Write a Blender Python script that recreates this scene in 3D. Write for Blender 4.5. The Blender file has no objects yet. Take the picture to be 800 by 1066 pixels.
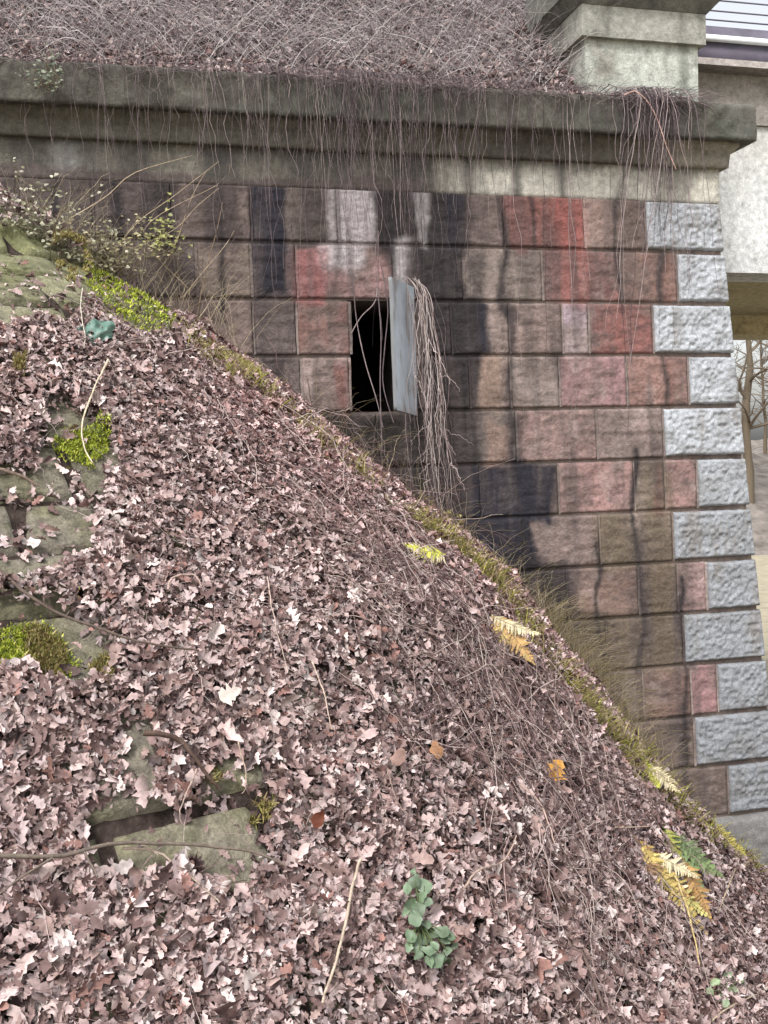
import bpy, math, random
import numpy as np
random.seed(7); RNG = np.random.default_rng(11)
R_ = math.radians
scene = bpy.context.scene
COL = scene.collection

# ------------------------------------------------------------------ camera, sky, sun, exposure
F, TH, PIT, ROL, BAT = 1100.0, .2549, -.0475, .0295, .0489     # focal length in photo pixels, yaw, pitch, roll, wall batter
def _axes():
    fw = np.array([0, math.cos(PIT), math.sin(PIT)]); up = np.array([0, -math.sin(PIT), math.cos(PIT)]); ri = np.array([1., 0, 0])
    c, s = math.cos(ROL), math.sin(ROL)
    r2, u2 = c*ri - s*up, c*up + s*ri
    M = np.array([[math.cos(TH), math.sin(TH), 0], [-math.sin(TH), math.cos(TH), 0], [0, 0, 1]])
    return M @ r2, M @ u2, M @ fw
AR, AU, AF = _axes()
cd = bpy.data.cameras.new('camera'); cam = bpy.data.objects.new('camera', cd); COL.objects.link(cam)
cd.sensor_fit = 'VERTICAL'; cd.sensor_height = 36.0; cd.lens = 36.0*F/1066.0
cd.clip_start = .05; cd.clip_end = 2000
from mathutils import Matrix, Vector
cam.matrix_world = Matrix(((AR[0], AU[0], -AF[0], 0), (AR[1], AU[1], -AF[1], 0), (AR[2], AU[2], -AF[2], 0), (0, 0, 0, 1)))
scene.camera = cam

SUN = Vector((-.42, -.52, .78)).normalized()                    # direction towards the sun behind thin cloud
EL, AZ = math.asin(SUN.z), math.atan2(SUN.x, SUN.y)
w = bpy.data.worlds.new('World'); scene.world = w; w.use_nodes = True
nt = w.node_tree; nt.nodes.clear()
sky = nt.nodes.new('ShaderNodeTexSky'); sky.sky_type = 'NISHITA'; sky.sun_disc = False
sky.sun_elevation = EL; sky.sun_rotation = AZ; sky.dust_density = 4; sky.air_density = 1.2
hs = nt.nodes.new('ShaderNodeHueSaturation'); hs.inputs['Saturation'].default_value = .22
bg = nt.nodes.new('ShaderNodeBackground'); bg.inputs['Strength'].default_value = .15
wo = nt.nodes.new('ShaderNodeOutputWorld')
nt.links.new(sky.outputs[0], hs.inputs['Color']); nt.links.new(hs.outputs[0], bg.inputs['Color']); nt.links.new(bg.outputs[0], wo.inputs[0])
sl = bpy.data.lights.new('sun', 'SUN'); sl.energy = 1.5; sl.angle = R_(12); sl.color = (1, .975, .955)
so = bpy.data.objects.new('sun', sl); COL.objects.link(so); so.rotation_euler = SUN.to_track_quat('Z', 'Y').to_euler()
vs = scene.view_settings; vs.view_transform = 'Standard'; vs.look = 'None'; vs.gamma = 1; vs.use_curve_mapping = False
vs.exposure = .85

# ------------------------------------------------------------------ helpers
def ray(x, y): return AR*(x-400)/F + AU*(533-y)/F + AF
DW = (AF*7.5)[1] - BAT*(AF*7.5)[2]                              # wall face is y = DW + BAT*z - proud
def wall_y(z): return DW + BAT*z
def on_wall(x, y, off=0.):                                      # where the wall face (moved by off in y) is met along a sight line
    d = ray(x, y); return d*((DW+off)/(d[1]-BAT*d[2]))
def on_plane(x, y, Y):
    d = ray(x, y); return d*(Y/d[1])

def _h(ix, iy, iz, s):
    n = (ix*374761393 + iy*668265263 + iz*2147483647 + s*144269504).astype(np.int64)
    n = (n ^ (n >> 13)) * 1274126177 & 0x7fffffff
    n = (n ^ (n >> 16)) & 0xffff
    return n/65535.0
def vnoise(p, s=0):
    p = np.asarray(p, float); f = np.floor(p); i = f.astype(np.int64); t = p-f; t = t*t*(3-2*t)
    o = 0
    for a in (0, 1):
        for b in (0, 1):
            for c in (0, 1):
                wgt = (t[:, 0] if a else 1-t[:, 0])*(t[:, 1] if b else 1-t[:, 1])*(t[:, 2] if c else 1-t[:, 2])
                o = o + wgt*_h(i[:, 0]+a, i[:, 1]+b, i[:, 2]+c, s)
    return o
def fbm(p, sc, octs=4, s=0):
    p = np.asarray(p, float)*sc; o = 0; a = .5; tot = 0
    for k in range(octs):
        o = o + a*vnoise(p + 17.3*k, s+k); tot += a; a *= .55; p = p*2.03
    return o/tot
def sstep(a, b, x):
    t = np.clip((x-a)/(b-a), 0, 1); return t*t*(3-2*t)
def lin(c):
    c = np.asarray(c, float)/255.
    return np.where(c <= .04045, c/12.92, ((c+.055)/1.055)**2.4)*.80

def mk(name, V, Fs, mat, parent=None, col=None, smooth=False, loc=None):
    V = np.asarray(V, np.float64)
    if not isinstance(Fs, list): Fs = [Fs]
    Fs = [np.asarray(f, np.int32) for f in Fs if len(f)]
    me = bpy.data.meshes.new(name)
    me.vertices.add(len(V))
    base = np.array(loc if loc is not None else (0, 0, 0), float)
    me.vertices.foreach_set('co', (V-base).astype(np.float32).ravel())
    nl = sum(f.size for f in Fs); me.loops.add(nl); me.loops.foreach_set('vertex_index', np.concatenate([f.ravel() for f in Fs]))
    cnt = np.concatenate([np.full(len(f), f.shape[1], np.int32) for f in Fs]); me.polygons.add(len(cnt))
    st = np.concatenate([[0], np.cumsum(cnt)[:-1]]).astype(np.int32)
    me.polygons.foreach_set('loop_start', st)
    if smooth: me.polygons.foreach_set('use_smooth', np.ones(len(cnt), bool))
    me.update(calc_edges=True); me.validate()
    if col is not None:
        c = np.ones((len(V), 4), np.float32); c[:, :3] = col
        a = me.color_attributes.new('Col', 'FLOAT_COLOR', 'POINT'); a.data.foreach_set('color', c.ravel())
    me.materials.append(mat)
    o = bpy.data.objects.new(name, me); COL.objects.link(o)
    if loc is not None: o.location = loc
    if parent: 
        o.parent = parent
        if loc is None: o.matrix_parent_inverse = Matrix.Translation(-parent.location)
        else: o.location = Vector(loc)-parent.location
    return o
def empty(name, loc):
    o = bpy.data.objects.new(name, None); COL.objects.link(o); o.location = loc; o.empty_display_size = .1; return o
def tag(o, label, cat, group=None, kind=None):
    if label: o['label'] = label
    if cat: o['category'] = cat
    if group: o['group'] = group
    if kind: o['kind'] = kind
    return o
class Geo:                                                      # gathers pieces of ONE mesh
    def __init__(s): s.V = []; s.F = {}; s.C = []; s.n = 0
    def add(s, V, Fs, C=None):
        V = np.asarray(V, float).reshape(-1, 3)
        if not isinstance(Fs, list): Fs = [Fs]
        for f in Fs:
            f = np.asarray(f, np.int64)
            if f.size: s.F.setdefault(f.shape[1], []).append(f + s.n)
        s.V.append(V); s.n += len(V)
        if C is not None: s.C.append(np.broadcast_to(np.asarray(C, float), (len(V), 3)))
    def build(s, name, mat, parent=None, smooth=False, loc=None):
        return mk(name, np.concatenate(s.V), [np.concatenate(v) for v in s.F.values()], mat, parent,
                  np.concatenate(s.C) if s.C else None, smooth, loc)
BOXF = np.array([(0, 3, 2, 1), (4, 5, 6, 7), (0, 1, 5, 4), (1, 2, 6, 5), (2, 3, 7, 6), (3, 0, 4, 7)])
def boxv(x0, x1, y0, y1, z0, z1):
    return np.array([(x0, y0, z0), (x1, y0, z0), (x1, y1, z0), (x0, y1, z0), (x0, y0, z1), (x1, y0, z1), (x1, y1, z1), (x0, y1, z1)], float)
def tubes(P, r, sides=4):
    """P (N,M,3) polylines, r (N,M) radii -> verts, quads"""
    P = np.asarray(P, float); r = np.broadcast_to(np.asarray(r, float), P.shape[:2]); N, M = P.shape[:2]
    T = np.gradient(P, axis=1); T /= np.linalg.norm(T, axis=2, keepdims=True)+1e-9
    ref = np.array([.31, .27, .91]); ref = np.broadcast_to(ref, T.shape).copy()
    al = np.abs((T*ref).sum(2)) > .9; ref[al] = (.9, -.3, .1)
    A = np.cross(T, ref); A /= np.linalg.norm(A, axis=2, keepdims=True)+1e-9
    B = np.cross(T, A)
    an = np.arange(sides)*2*math.pi/sides
    V = P[:, :, None] + r[:, :, None, None]*(np.cos(an)[None, None, :, None]*A[:, :, None] + np.sin(an)[None, None, :, None]*B[:, :, None])
    idx = np.arange(N*M*sides).reshape(N, M, sides)
    a = idx[:, :-1]; b = np.roll(a, -1, 2); c = idx[:, 1:]; d = np.roll(c, -1, 2)
    return V.reshape(-1, 3), np.stack([a, b, d, c], -1).reshape(-1, 4)
def resample(pts, n):
    pts = np.asarray(pts, float); d = np.r_[0, np.cumsum(np.linalg.norm(np.diff(pts, axis=0), axis=1))]
    # smooth through the points (Catmull-Rom)
    k = len(pts); t = np.interp(np.linspace(0, d[-1], n), d, np.arange(k))
    i = np.clip(t.astype(int), 0, k-2); f = (t-i)[:, None]
    p0 = pts[np.clip(i-1, 0, k-1)]; p1 = pts[i]; p2 = pts[i+1]; p3 = pts[np.clip(i+2, 0, k-1)]
    return .5*((2*p1)+(-p0+p2)*f+(2*p0-5*p1+4*p2-p3)*f*f+(-p0+3*p1-3*p2+p3)*f**3)

# ------------------------------------------------------------------ materials
def material(name, base=(.5, .5, .5), attr=False, nscale=30, namt=.25, rough=.85, bump=.3, bscale=80, bdist=.01, spec=.3, hue=None, speck=None):
    m = bpy.data.materials.new(name); m.use_nodes = True; t = m.node_tree; n = t.nodes; L = t.links
    b = n['Principled BSDF']; b.inputs['Roughness'].default_value = rough; b.inputs['Specular IOR Level'].default_value = spec
    tc = n.new('ShaderNodeTexCoord')
    def noise(sc, det=6, rg=.6):
        x = n.new('ShaderNodeTexNoise'); x.inputs['Scale'].default_value = sc; x.inputs['Detail'].default_value = det; x.inputs['Roughness'].default_value = rg
        L.new(tc.outputs['Object'], x.inputs['Vector']); return x
    if attr:
        a = n.new('ShaderNodeVertexColor'); a.layer_name = 'Col'; src = a.outputs['Color']
    else:
        a = n.new('ShaderNodeRGB'); a.outputs[0].default_value = (*base, 1); src = a.outputs[0]
    nz = noise(nscale)
    mr = n.new('ShaderNodeMapRange'); mr.inputs['From Min'].default_value = .3; mr.inputs['From Max'].default_value = .7
    mr.inputs['To Min'].default_value = 1-namt; mr.inputs['To Max'].default_value = 1+namt
    L.new(nz.outputs['Fac'], mr.inputs['Value'])
    mx = n.new('ShaderNodeVectorMath'); mx.operation = 'SCALE'; L.new(src, mx.inputs[0]); L.new(mr.outputs[0], mx.inputs['Scale'])
    out = mx.outputs[0]
    if hue:                                                     # a second tint in patches
        n2 = noise(hue[1]); r2 = n.new('ShaderNodeMapRange'); r2.inputs['From Min'].default_value = hue[2]; r2.inputs['From Max'].default_value = hue[3]
        L.new(n2.outputs['Fac'], r2.inputs['Value'])
        m2 = n.new('ShaderNodeMix'); m2.data_type = 'RGBA'; m2.inputs['B'].default_value = (*hue[0], 1)
        L.new(r2.outputs[0], m2.inputs['Factor']); L.new(out, m2.inputs['A']); out = m2.outputs['Result']
    if speck:                                                   # mineral grains
        v = n.new('ShaderNodeTexVoronoi'); v.inputs['Scale'].default_value = speck[0]; L.new(tc.outputs['Object'], v.inputs['Vector'])
        r3 = n.new('ShaderNodeMapRange'); r3.inputs['To Min'].default_value = 1-speck[1]; r3.inputs['To Max'].default_value = 1+speck[1]
        sp = n.new('ShaderNodeSeparateColor'); L.new(v.outputs['Color'], sp.inputs[0]); L.new(sp.outputs[0], r3.inputs['Value'])
        m3 = n.new('ShaderNodeVectorMath'); m3.operation = 'SCALE'; L.new(out, m3.inputs[0]); L.new(r3.outputs[0], m3.inputs['Scale']); out = m3.outputs[0]
    L.new(out, b.inputs['Base Color'])
    if bump:
        nb = noise(bscale, 8, .65); bp = n.new('ShaderNodeBump'); bp.inputs['Strength'].default_value = bump; bp.inputs['Distance'].default_value = bdist
        L.new(nb.outputs['Fac'], bp.inputs['Height']); L.new(bp.outputs[0], b.inputs['Normal'])
    return m
M = dict(
    sandstone=material('sandstone', attr=True, nscale=34, namt=.28, bump=.85, bscale=45, bdist=.018, rough=.9, speck=(260, .12)),
    granite=material('granite', attr=True, nscale=22, namt=.2, bump=.5, bscale=90, bdist=.01, rough=.9, speck=(170, .26), spec=.2),
    mortar=material('mortar', attr=True, nscale=40, namt=.3, bump=.5, bscale=90, rough=.95),
    concrete=material('weathered_concrete', attr=True, nscale=20, namt=.28, bump=.7, bscale=45, bdist=.015, rough=.95, speck=(160, .16), hue=((.075, .075, .068), 7, .56, .9), spec=.2),
    dark=material('hollow_shade', (.012, .011, .011), nscale=6, namt=.4, bump=0),  # near-black colour paints the shade inside the hatch chamber
    leaf=material('dry_leaf', attr=True, nscale=60, namt=.22, bump=.25, bscale=120, bdist=.003, rough=.65, spec=.22),
    soil=material('leaf_mould', (.055, .041, .036), nscale=22, namt=.5, bump=.8, bscale=45, bdist=.03, rough=1, spec=.1),
    slab=material('paving_stone', attr=True, nscale=18, namt=.35, bump=.9, bscale=38, bdist=.02, rough=.95, speck=(120, .18), hue=((.085, .09, .04), 5, .56, .85)),
    stem=material('dry_stem', attr=True, nscale=30, namt=.3, bump=0, rough=.8),
    bark=material('bark', attr=True, nscale=40, namt=.35, bump=.5, bscale=60, bdist=.006, rough=.9),
    green=material('foliage', attr=True, nscale=50, namt=.2, bump=.2, bscale=90, bdist=.003, rough=.5, spec=.4),
    moss=material('moss', attr=True, nscale=60, namt=.35, bump=0, rough=1, spec=.1),
    metal=material('weathered_zinc_paint', attr=True, nscale=8, namt=.12, bump=.15, bscale=40, bdist=.004, rough=.6, spec=.4),
    steel=material('dark_steel', (.10, .09, .12), nscale=6, namt=.25, bump=.2, rough=.7),
    steelpale=material('pale_flashing', (.72, .75, .78), nscale=6, namt=.1, bump=0, rough=.45),
    ground=material('sandy_ground', (.33, .29, .21), nscale=3, namt=.25, bump=.5, bscale=20, bdist=.02, rough=1),
    bank=material('brown_bank', (.20, .175, .155), nscale=1.2, namt=.5, bump=.8, bscale=6, bdist=.2, rough=1),
)

# ------------------------------------------------------------------ terrain
PROF_X = np.array([-.9, -.75, -.605, -.256, .04, .47, .844, 1.23, 1.692, 2.169, 2.592, 3.016, 3.452, 3.903, 4.373, 4.859, 5.9, 8.0, 12])
PROF_Z = np.array([1.86, 1.81, 1.731, 1.489, 1.24, .987, .66, .344, -.057, -.44, -.80, -1.371, -1.976, -2.526, -2.982, -3.40, -4.15, -4.3, -4.3])
KY = 1.07
GZ = -4.3
MOUNDS = []                                                     # small hummocks of turf where slope and wall meet
for _px, _py, _mh in ((372, 488, .05), (445, 546, .13), (476, 566, .15), (505, 592, .12), (530, 622, .08), (545, 648, .11), (612, 732, .10), (636, 758, .15), (662, 796, .05), (690, 816, .12), (716, 846, .05), (752, 872, .11), (212, 362, .05), (262, 402, .05)):
    _q = on_wall(_px, _py, -.10); MOUNDS.append((_q[0], _q[1], _mh))
def bumps(X, Y):
    p = np.stack([X, Y, X*0], 1)
    return (fbm(p, 1.6, 3, 3)-.5)*.16 + (fbm(p, 6, 3, 9)-.5)*.09 + (fbm(p, 3.4, 2, 15)-.5)*.12
def ground_z(X, Y, rough=True):
    X = np.atleast_1d(np.asarray(X, float)); Y = np.atleast_1d(np.asarray(Y, float))
    dy = np.maximum(wall_y(0.)-Y, 0)*KY
    r = np.hypot(np.maximum(X+.9, 0), dy)
    z = np.interp(r-.9, PROF_X, PROF_Z)
    z = z - .13*sstep(.6, 2.6, X)*np.exp(-(dy/1.1)**2)
    for mx, my, mh in MOUNDS: z = z + mh*np.exp(-((X-mx)**2+(Y-my)**2)/.011)
    # bench the photographer stands on
    t = np.clip(1-np.hypot(X/1.6, (Y+.3)/1.5), 0, 1); z = np.maximum(z, -4.6 + 2.85*sstep(0, .45, t))
    if rough: z = z + cover(X, Y)
    return z
CLEAR = []                                                      # outlines (plan) of places where the stones lie bare
def bare(X, Y):
    """1 inside the bare places, 0 well outside"""
    if not CLEAR: return np.zeros(len(X))
    wob = (fbm(np.stack([X, Y, X*0], 1), 7, 3, 181)-.5)*.16
    best = np.full(len(X), -9.)
    for poly in CLEAR:
        p = np.array(poly); lo, hi = p.min(0)-.3, p.max(0)+.3
        k = np.nonzero((X > lo[0]) & (X < hi[0]) & (Y > lo[1]) & (Y < hi[1]))[0]
        if not len(k): continue
        x, y = X[k], Y[k]; dm = np.full(len(k), 9.)
        for a, b in zip(p, np.roll(p, -1, 0)):
            e = b-a; t = np.clip(((x-a[0])*e[0]+(y-a[1])*e[1])/(e@e+1e-9), 0, 1); dm = np.minimum(dm, np.hypot(x-a[0]-t*e[0], y-a[1]-t*e[1]))
        best[k] = np.maximum(best[k], np.where(inpoly(x, y, poly), dm, -dm))
    return sstep(-.05, .05, best+wob*.7)
def cover(X, Y):                                                # thickness of the leaf drift
    return (.085 + bumps(X, Y)*.75)*(1-bare(X, Y))
def ground_hit(px, py, rough=True):
    d = ray(px, py); t = np.arange(1.3, 14, .01); P = t[:, None]*d
    k = np.nonzero(P[:, 2] < ground_z(P[:, 0], P[:, 1], rough))[0]
    k = k[0] if len(k) else len(t)-1
    return P[k]
def ground_n(X, Y):
    e = .03; zx = (ground_z(X+e, Y, False)-ground_z(X-e, Y, False))/(2*e); zy = (ground_z(X, Y+e, False)-ground_z(X, Y-e, False))/(2*e)
    n = np.stack([-zx, -zy, np.ones_like(zx)], 1); return n/np.linalg.norm(n, axis=1, keepdims=True)
def grid_sheet(xs, ys, zf):
    X, Y = np.meshgrid(xs, ys, indexing='ij'); Z = zf(X.ravel(), Y.ravel())
    V = np.stack([X.ravel(), Y.ravel(), Z], 1); nx, ny = X.shape
    i = np.arange(nx*ny).reshape(nx, ny)
    return V, np.stack([i[:-1, :-1], i[1:, :-1], i[1:, 1:], i[:-1, 1:]], -1).reshape(-1, 4)
def gp_(px, py): return ground_hit(px, py)
def inpoly(X, Y, poly):
    c = np.zeros(len(X), bool); n = len(poly)
    for a in range(n):
        x0, y0 = poly[a]; x1, y1 = poly[(a+1) % n]
        m = ((y0 > Y) != (y1 > Y)) & (X < (x1-x0)*(Y-y0)/(y1-y0+1e-12)+x0); c ^= m
    return c
def gpoly(pts): return [tuple(ground_hit(*p, rough=False)[:2]) for p in pts]

# bare places: stones showing between the drifts
CLEAR += [gpoly(p) for p in ([(-60, 255), (30, 252), (85, 286), (98, 330), (72, 350), (40, 345), (-10, 362), (-60, 372)], [(46, 436), (70, 428), (118, 466), (114, 500), (110, 540), (92, 585), (20, 622), (-60, 630), (-60, 505), (40, 508), (44, 470)],
    [(-60, 655), (20, 645), (60, 650), (120, 690), (120, 715), (60, 722), (-60, 720)], [(134, 775), (160, 770), (168, 800), (150, 832), (136, 810)],
    [(198, 835), (245, 815), (275, 822), (268, 866), (262, 905), (250, 948), (208, 930), (196, 886)], [(95, 872), (130, 855), (190, 868), (190, 915), (140, 912), (98, 905)],
    [(88, 290), (112, 284), (150, 304), (190, 340), (178, 366), (150, 366), (112, 350), (84, 306)], [(70, 464), (98, 458), (110, 478), (88, 488)])]
V, Fq = grid_sheet(np.linspace(-400, 400, 41), np.linspace(-300, 600, 46), lambda x, y: x*0+GZ-.06)
tag(mk('ground', V, Fq, M['ground']), None, None, kind='structure')
V, Fq = grid_sheet(np.arange(-6, 9.01, .06), np.arange(-2.5, 7.75, .06), lambda x, y: ground_z(x, y, False)-.09+(.085+bumps(x, y)*.75)*(1-sstep(0, .3, bare(x, y)))*.3+.045*sstep(.3, .6, bare(x, y)))
tag(mk('embankment', V, Fq, M['soil'], smooth=True), None, None, kind='structure')

# stone pitching laid on the slope: rings of dressed slabs around the cone
def slope_point(r, a):                                          # r along the fall, a the angle away from the wall
    X = -.9 + r*np.cos(a); Y = wall_y(0.) - r*np.sin(a)/KY
    return X, Y
g = Geo(); r = .35; ring = 0
rg = random.Random(3)
while r < 5.2:
    dr = rg.uniform(.22, .32); a = .06 + rg.uniform(0, .12)
    while a < 2.3:
        da = rg.uniform(.30, .62)/max(r, .5); a1 = min(a+da, 2.35)
        n = 15; s = np.linspace(0, 1, n); S, T = np.meshgrid(s, s, indexing='ij')
        gp = .007
        sk = rg.uniform(-.02, .02)
        rr = r+gp + (dr-2*gp)*S + sk*(T-.5)*.6; aa = a + gp/r + (a1-a-2*gp/r)*T + rg.uniform(-.05, .05)/max(r, .6)*(S-.5)
        X, Y = slope_point(rr.ravel(), aa.ravel())
        z = ground_z(X, Y, False)
        e = np.minimum(np.minimum(S, 1-S)*dr, np.minimum(T, 1-T)*da*r).ravel()
        e = e + (fbm(np.stack([X, Y, z], 1), 13, 3, ring+50)-.5)*.016; wob = (fbm(np.stack([X, Y, z], 1), 9, 4, ring)-.5)*.028
        N = ground_n(X, Y)
        h = -.08 + .085*sstep(0, .02, e) + wob + rg.uniform(-.008, .010)
        P = np.stack([X, Y, z], 1) + N*h[:, None]
        gr = sstep(.45, .62, fbm(P, 2.2, 3, 5)) * .85
        up = sstep(.2, 1.5, z)
        c = lin((142, 135, 121))*(1-gr[:, None]*.7) + lin((124, 122, 88))*gr[:, None]*.7
        sp2 = sstep(.47, .66, fbm(P, 14, 5, 6))[:, None]*.55; c = c*(1-sp2)+lin((92, 88, 80))*sp2
        c = c*(1-.55*up[:, None]) + lin((122, 128, 80))*.55*up[:, None]
        c = c*rg.uniform(.8, 1.12)*1.02
        i = np.arange(n*n).reshape(n, n)
        g.add(P, np.stack([i[:-1, :-1], i[:-1, 1:], i[1:, 1:], i[1:, :-1]], -1).reshape(-1, 4), c)
        a = a1
    r += dr; ring += 1
tag(g.build('stone_pitching', M['slab'], smooth=True), None, None, kind='structure')

# ------------------------------------------------------------------ the abutment wall
wall = tag(empty('abutment_wall', (2.0, float(DW), -4.2)), 'tall stone abutment wall of red sandstone blocks with pale rough corner stones', 'wall')
ZT = 1.933; CH = .3945
def corner_x(z): return 4.676 + (ZT-z)*.0675
YF = wall_y(ZT)
rows = [230, 285, 342, 400, 455, 510, 565, 616, 667, 720, 771, 820, 868]
# stains, as patches of the wall face: photo box -> wall box
def wbox(x0, x1, y0, y1):
    a = on_wall(x0, y0); b = on_wall(x1, y1); return a[0], b[0], b[2], a[2]
DARK = lin((50, 46, 48)); NAVY = lin((42, 41, 50)); WHT = lin((190, 186, 190)); GRN = lin((104, 94, 80)); BRN = lin((98, 88, 85))
STAINS = [
    ((-40, 540, 180, 262), BRN, .45, .05), ((-40, 262, 180, 340), BRN, .40, .06),
    ((258, 302, 150, 312), NAVY, .9, .02), ((148, 190, 160, 256), DARK, .8, .03), ((305, 345, 178, 256), DARK, .6, .03), ((205, 250, 180, 250), DARK, .55, .03), ((0, 150, 182, 256), DARK, .4, .08),
    ((380, 492, 120, 262), DARK, .85, .04), ((455, 486, 150, 262), NAVY, .6, .02), ((400, 482, 256, 316), DARK, .85, .03), ((484, 506, 268, 316), DARK, .6, .025),
    ((462, 512, 318, 374), NAVY, .85, .02), ((436, 500, 314, 432), DARK, .9, .03), ((528, 538, 318, 372), DARK, .7, .012), ((440, 502, 428, 486), DARK, .9, .03),
    ((526, 548, 430, 486), DARK, .6, .02), ((330, 474, 432, 520), lin((56, 52, 49)), .9, .04), ((362, 470, 430, 540), lin((46, 43, 42)), .7, .03), ((440, 578, 486, 542), NAVY, .85, .025), ((300, 480, 486, 560), DARK, .8, .04), ((440, 556, 536, 600), NAVY, .95, .02), ((520, 600, 590, 640), NAVY, .6, .03),
    ((480, 590, 590, 652), DARK, .7, .03), ((540, 640, 645, 700), DARK, .6, .06), ((268, 300, 372, 425), DARK, .6, .03), ((262, 306, 315, 372), DARK, .4, .02),
    ((340, 388, 140, 252), WHT, .65, .03), ((330, 380, 256, 284), WHT, .75, .02), ((408, 428, 250, 300), WHT, .5, .02), ((430, 445, 195, 255), WHT, .45, .01),
    ((500, 520, 375, 425), lin((150, 130, 118)), .5, .02), ((508, 536, 440, 484), lin((150, 125, 115)), .5, .015),
    ((615, 660, 540, 590), GRN, .5, .03), ((666, 706, 485, 690), GRN, .5, .03), ((600, 705, 640, 700), GRN, .45, .05), ((480, 640, 690, 800), BRN, .4, .06),
    ((525, 600, 205, 262), lin((146, 88, 84)), .5, .03), ((574, 610, 208, 260), lin((152, 92, 88)), .5, .02), ((625, 645, 205, 262), BRN, .3, .01), ((645, 672, 205, 262), BRN, .6, .012),
    ((567, 612, 262, 318), lin((142, 90, 86)), .4, .03), ((690, 700, 262, 430), lin((110, 70, 64)), .4, .012),
    ((683, 690, 480, 535), lin((118, 80, 70)), .5, .01), ((304, 345, 258, 316), lin((142, 86, 88)), .5, .03), ((345, 362, 375, 430), lin((120, 60, 55)), .4, .02),
]
DRIPS = [(525, 190, 330, 6), (531, 320, 440, 5), (556, 200, 262, 4), (585, 225, 560, 6), (604, 262, 600, 4), (642, 190, 330, 5), (663, 470, 700, 8), (690, 262, 430, 6), (698, 255, 650, 4), (352, 150, 320, 4), (300, 180, 430, 5), (470, 180, 600, 8), (540, 430, 620, 6), (622, 560, 700, 5), (712, 600, 830, 8), (430, 180, 300, 5), (230, 170, 330, 6), (120, 170, 270, 8), (60, 170, 250, 7)]
STAINS += [((x-wd, x+wd, y0, y1), DARK, .85, .012) for x, y0, y1, wd in DRIPS]
STAINS = [(wbox(*b), c, s, f) for b, c, s, f in STAINS]
def stain(P, C):
    P = np.asarray(P, float); C = np.array(C, float, copy=True)
    d1 = np.clip((fbm(P, 4.5, 5, 57)-.44)*3.2, 0, .7)[:, None]; C = C*(1-d1)+lin((116, 104, 100))*d1
    d2 = np.clip((fbm(P*np.array([1, 1, 1.6]), 11, 4, 58)-.55)*3.5, 0, .45)[:, None]; C = C*(1-d2)+lin((82, 74, 74))*d2
    d3 = np.clip((fbm(P*np.array([1, 1, .5]), 8, 4, 60)-.58)*3., 0, .4)[:, None]; C = C*(1-d3)+lin((172, 158, 154))*d3
    q = P*np.array([1, 0, .35])
    wx = (fbm(q, 7, 5, 31)-.5)*.17; wz = (fbm(P*np.array([1, 0, 1]), 6, 4, 37)-.5)*.20; brk = fbm(P*np.array([1, 0, .4]), 5, 4, 39)
    x = P[:, 0]+wx; z = P[:, 2]+wz
    stk = fbm(P*np.array([1, 0, .10]), 26, 3, 41)                # runs down the face
    for (x0, x1, z0, z1), c, s, f in STAINS:
        a = sstep(x0-f-.015, x0+f+.015, x)*(1-sstep(x1-f-.015, x1+f+.015, x))*sstep(z0-.05, z0+.03, z)*(1-sstep(z1-.03, z1+.05, z))
        a = a*s*(.55+.65*stk+.50*brk); a = np.clip(a, 0, 1)[:, None]
        C = C*(1-a)+c*a
    r2 = fbm(P*np.array([1, 0, .06]), 14, 3, 53)
    a = np.clip((r2-.52)*2.8, 0, .6)[:, None]
    C = C*(1-a)+lin((88, 80, 80))*a
    g2 = fbm(P, 2.5, 3, 59)[:, None]
    return C*(.70+.6*g2)*np.array([1.02, .985, .955])

def block(u0, u1, z0, z1, proud, rough, fq, seed, hgap, vgap, cell, slant=False, skirt=.05, bev=.012):
    """one dressed stone: displaced front face with a returned skirt"""
    zb, zt = z0+hgap/2, z1-hgap/2
    ub, ut = u0+vgap/2, u1-vgap/2
    nu = max(4, int((ut-ub)/cell)); nv = max(4, int((zt-zb)/cell))
    s = np.r_[0, np.linspace(0, 1, nu+1), 1]; t = np.r_[0, np.linspace(0, 1, nv+1), 1]
    S, T = np.meshgrid(s, t, indexing='ij'); Z = zb+(zt-zb)*T
    UR = ut + (0 if not slant else 1)*(corner_x(Z)-u1+.0)
    U = ub + (UR-ub)*S
    d = np.minimum(np.minimum(S*(UR-ub), (1-S)*(UR-ub)), np.minimum(T, 1-T)*(zt-zb))
    P = np.stack([U.ravel(), U.ravel()*0, Z.ravel()], 1)
    off = np.array([seed*3.1, 0, seed*1.7])
    n1 = fbm((P+off)*(np.array([1., 1, 1]) if slant else np.array([.6, 1, 1.5])), fq, 4, 61)-.5; n2 = fbm(P+off, 6, 2, 67)-.5
    h = proud*sstep(-.2*bev, bev, d).ravel() + (rough*n1*2+rough*n2*1.2)*sstep(.0, .03, d).ravel()
    # crumbled edges
    cr = fbm(P+off, 18, 3, 71).reshape(d.shape); jag = ((cr-.5)*.02)*(d < 1e-6)
    border = np.zeros_like(S, bool); border[0] = border[-1] = True; border[:, 0] = border[:, -1] = True
    h = h.reshape(d.shape); h[border] = -skirt
    Y = wall_y(Z)-h
    sgnx = np.where(S < .5, 1, -1); sgnz = np.where(T < .5, 1, -1)
    ring1 = (d < 1e-6)
    nx_, nz_ = np.minimum(S, 1-S) < 1e-6, np.minimum(T, 1-T) < 1e-6
    U = U + np.where(nx_, np.abs(jag)*sgnx, 0); Z = Z + np.where(nz_, np.abs(jag)*sgnz, 0)
    V = np.stack([U.ravel(), Y.ravel(), Z.ravel()], 1); i = np.arange(U.size).reshape(U.shape)
    return V, np.stack([i[:-1, :-1], i[1:, :-1], i[1:, 1:], i[:-1, 1:]], -1).reshape(-1, 4)

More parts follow.
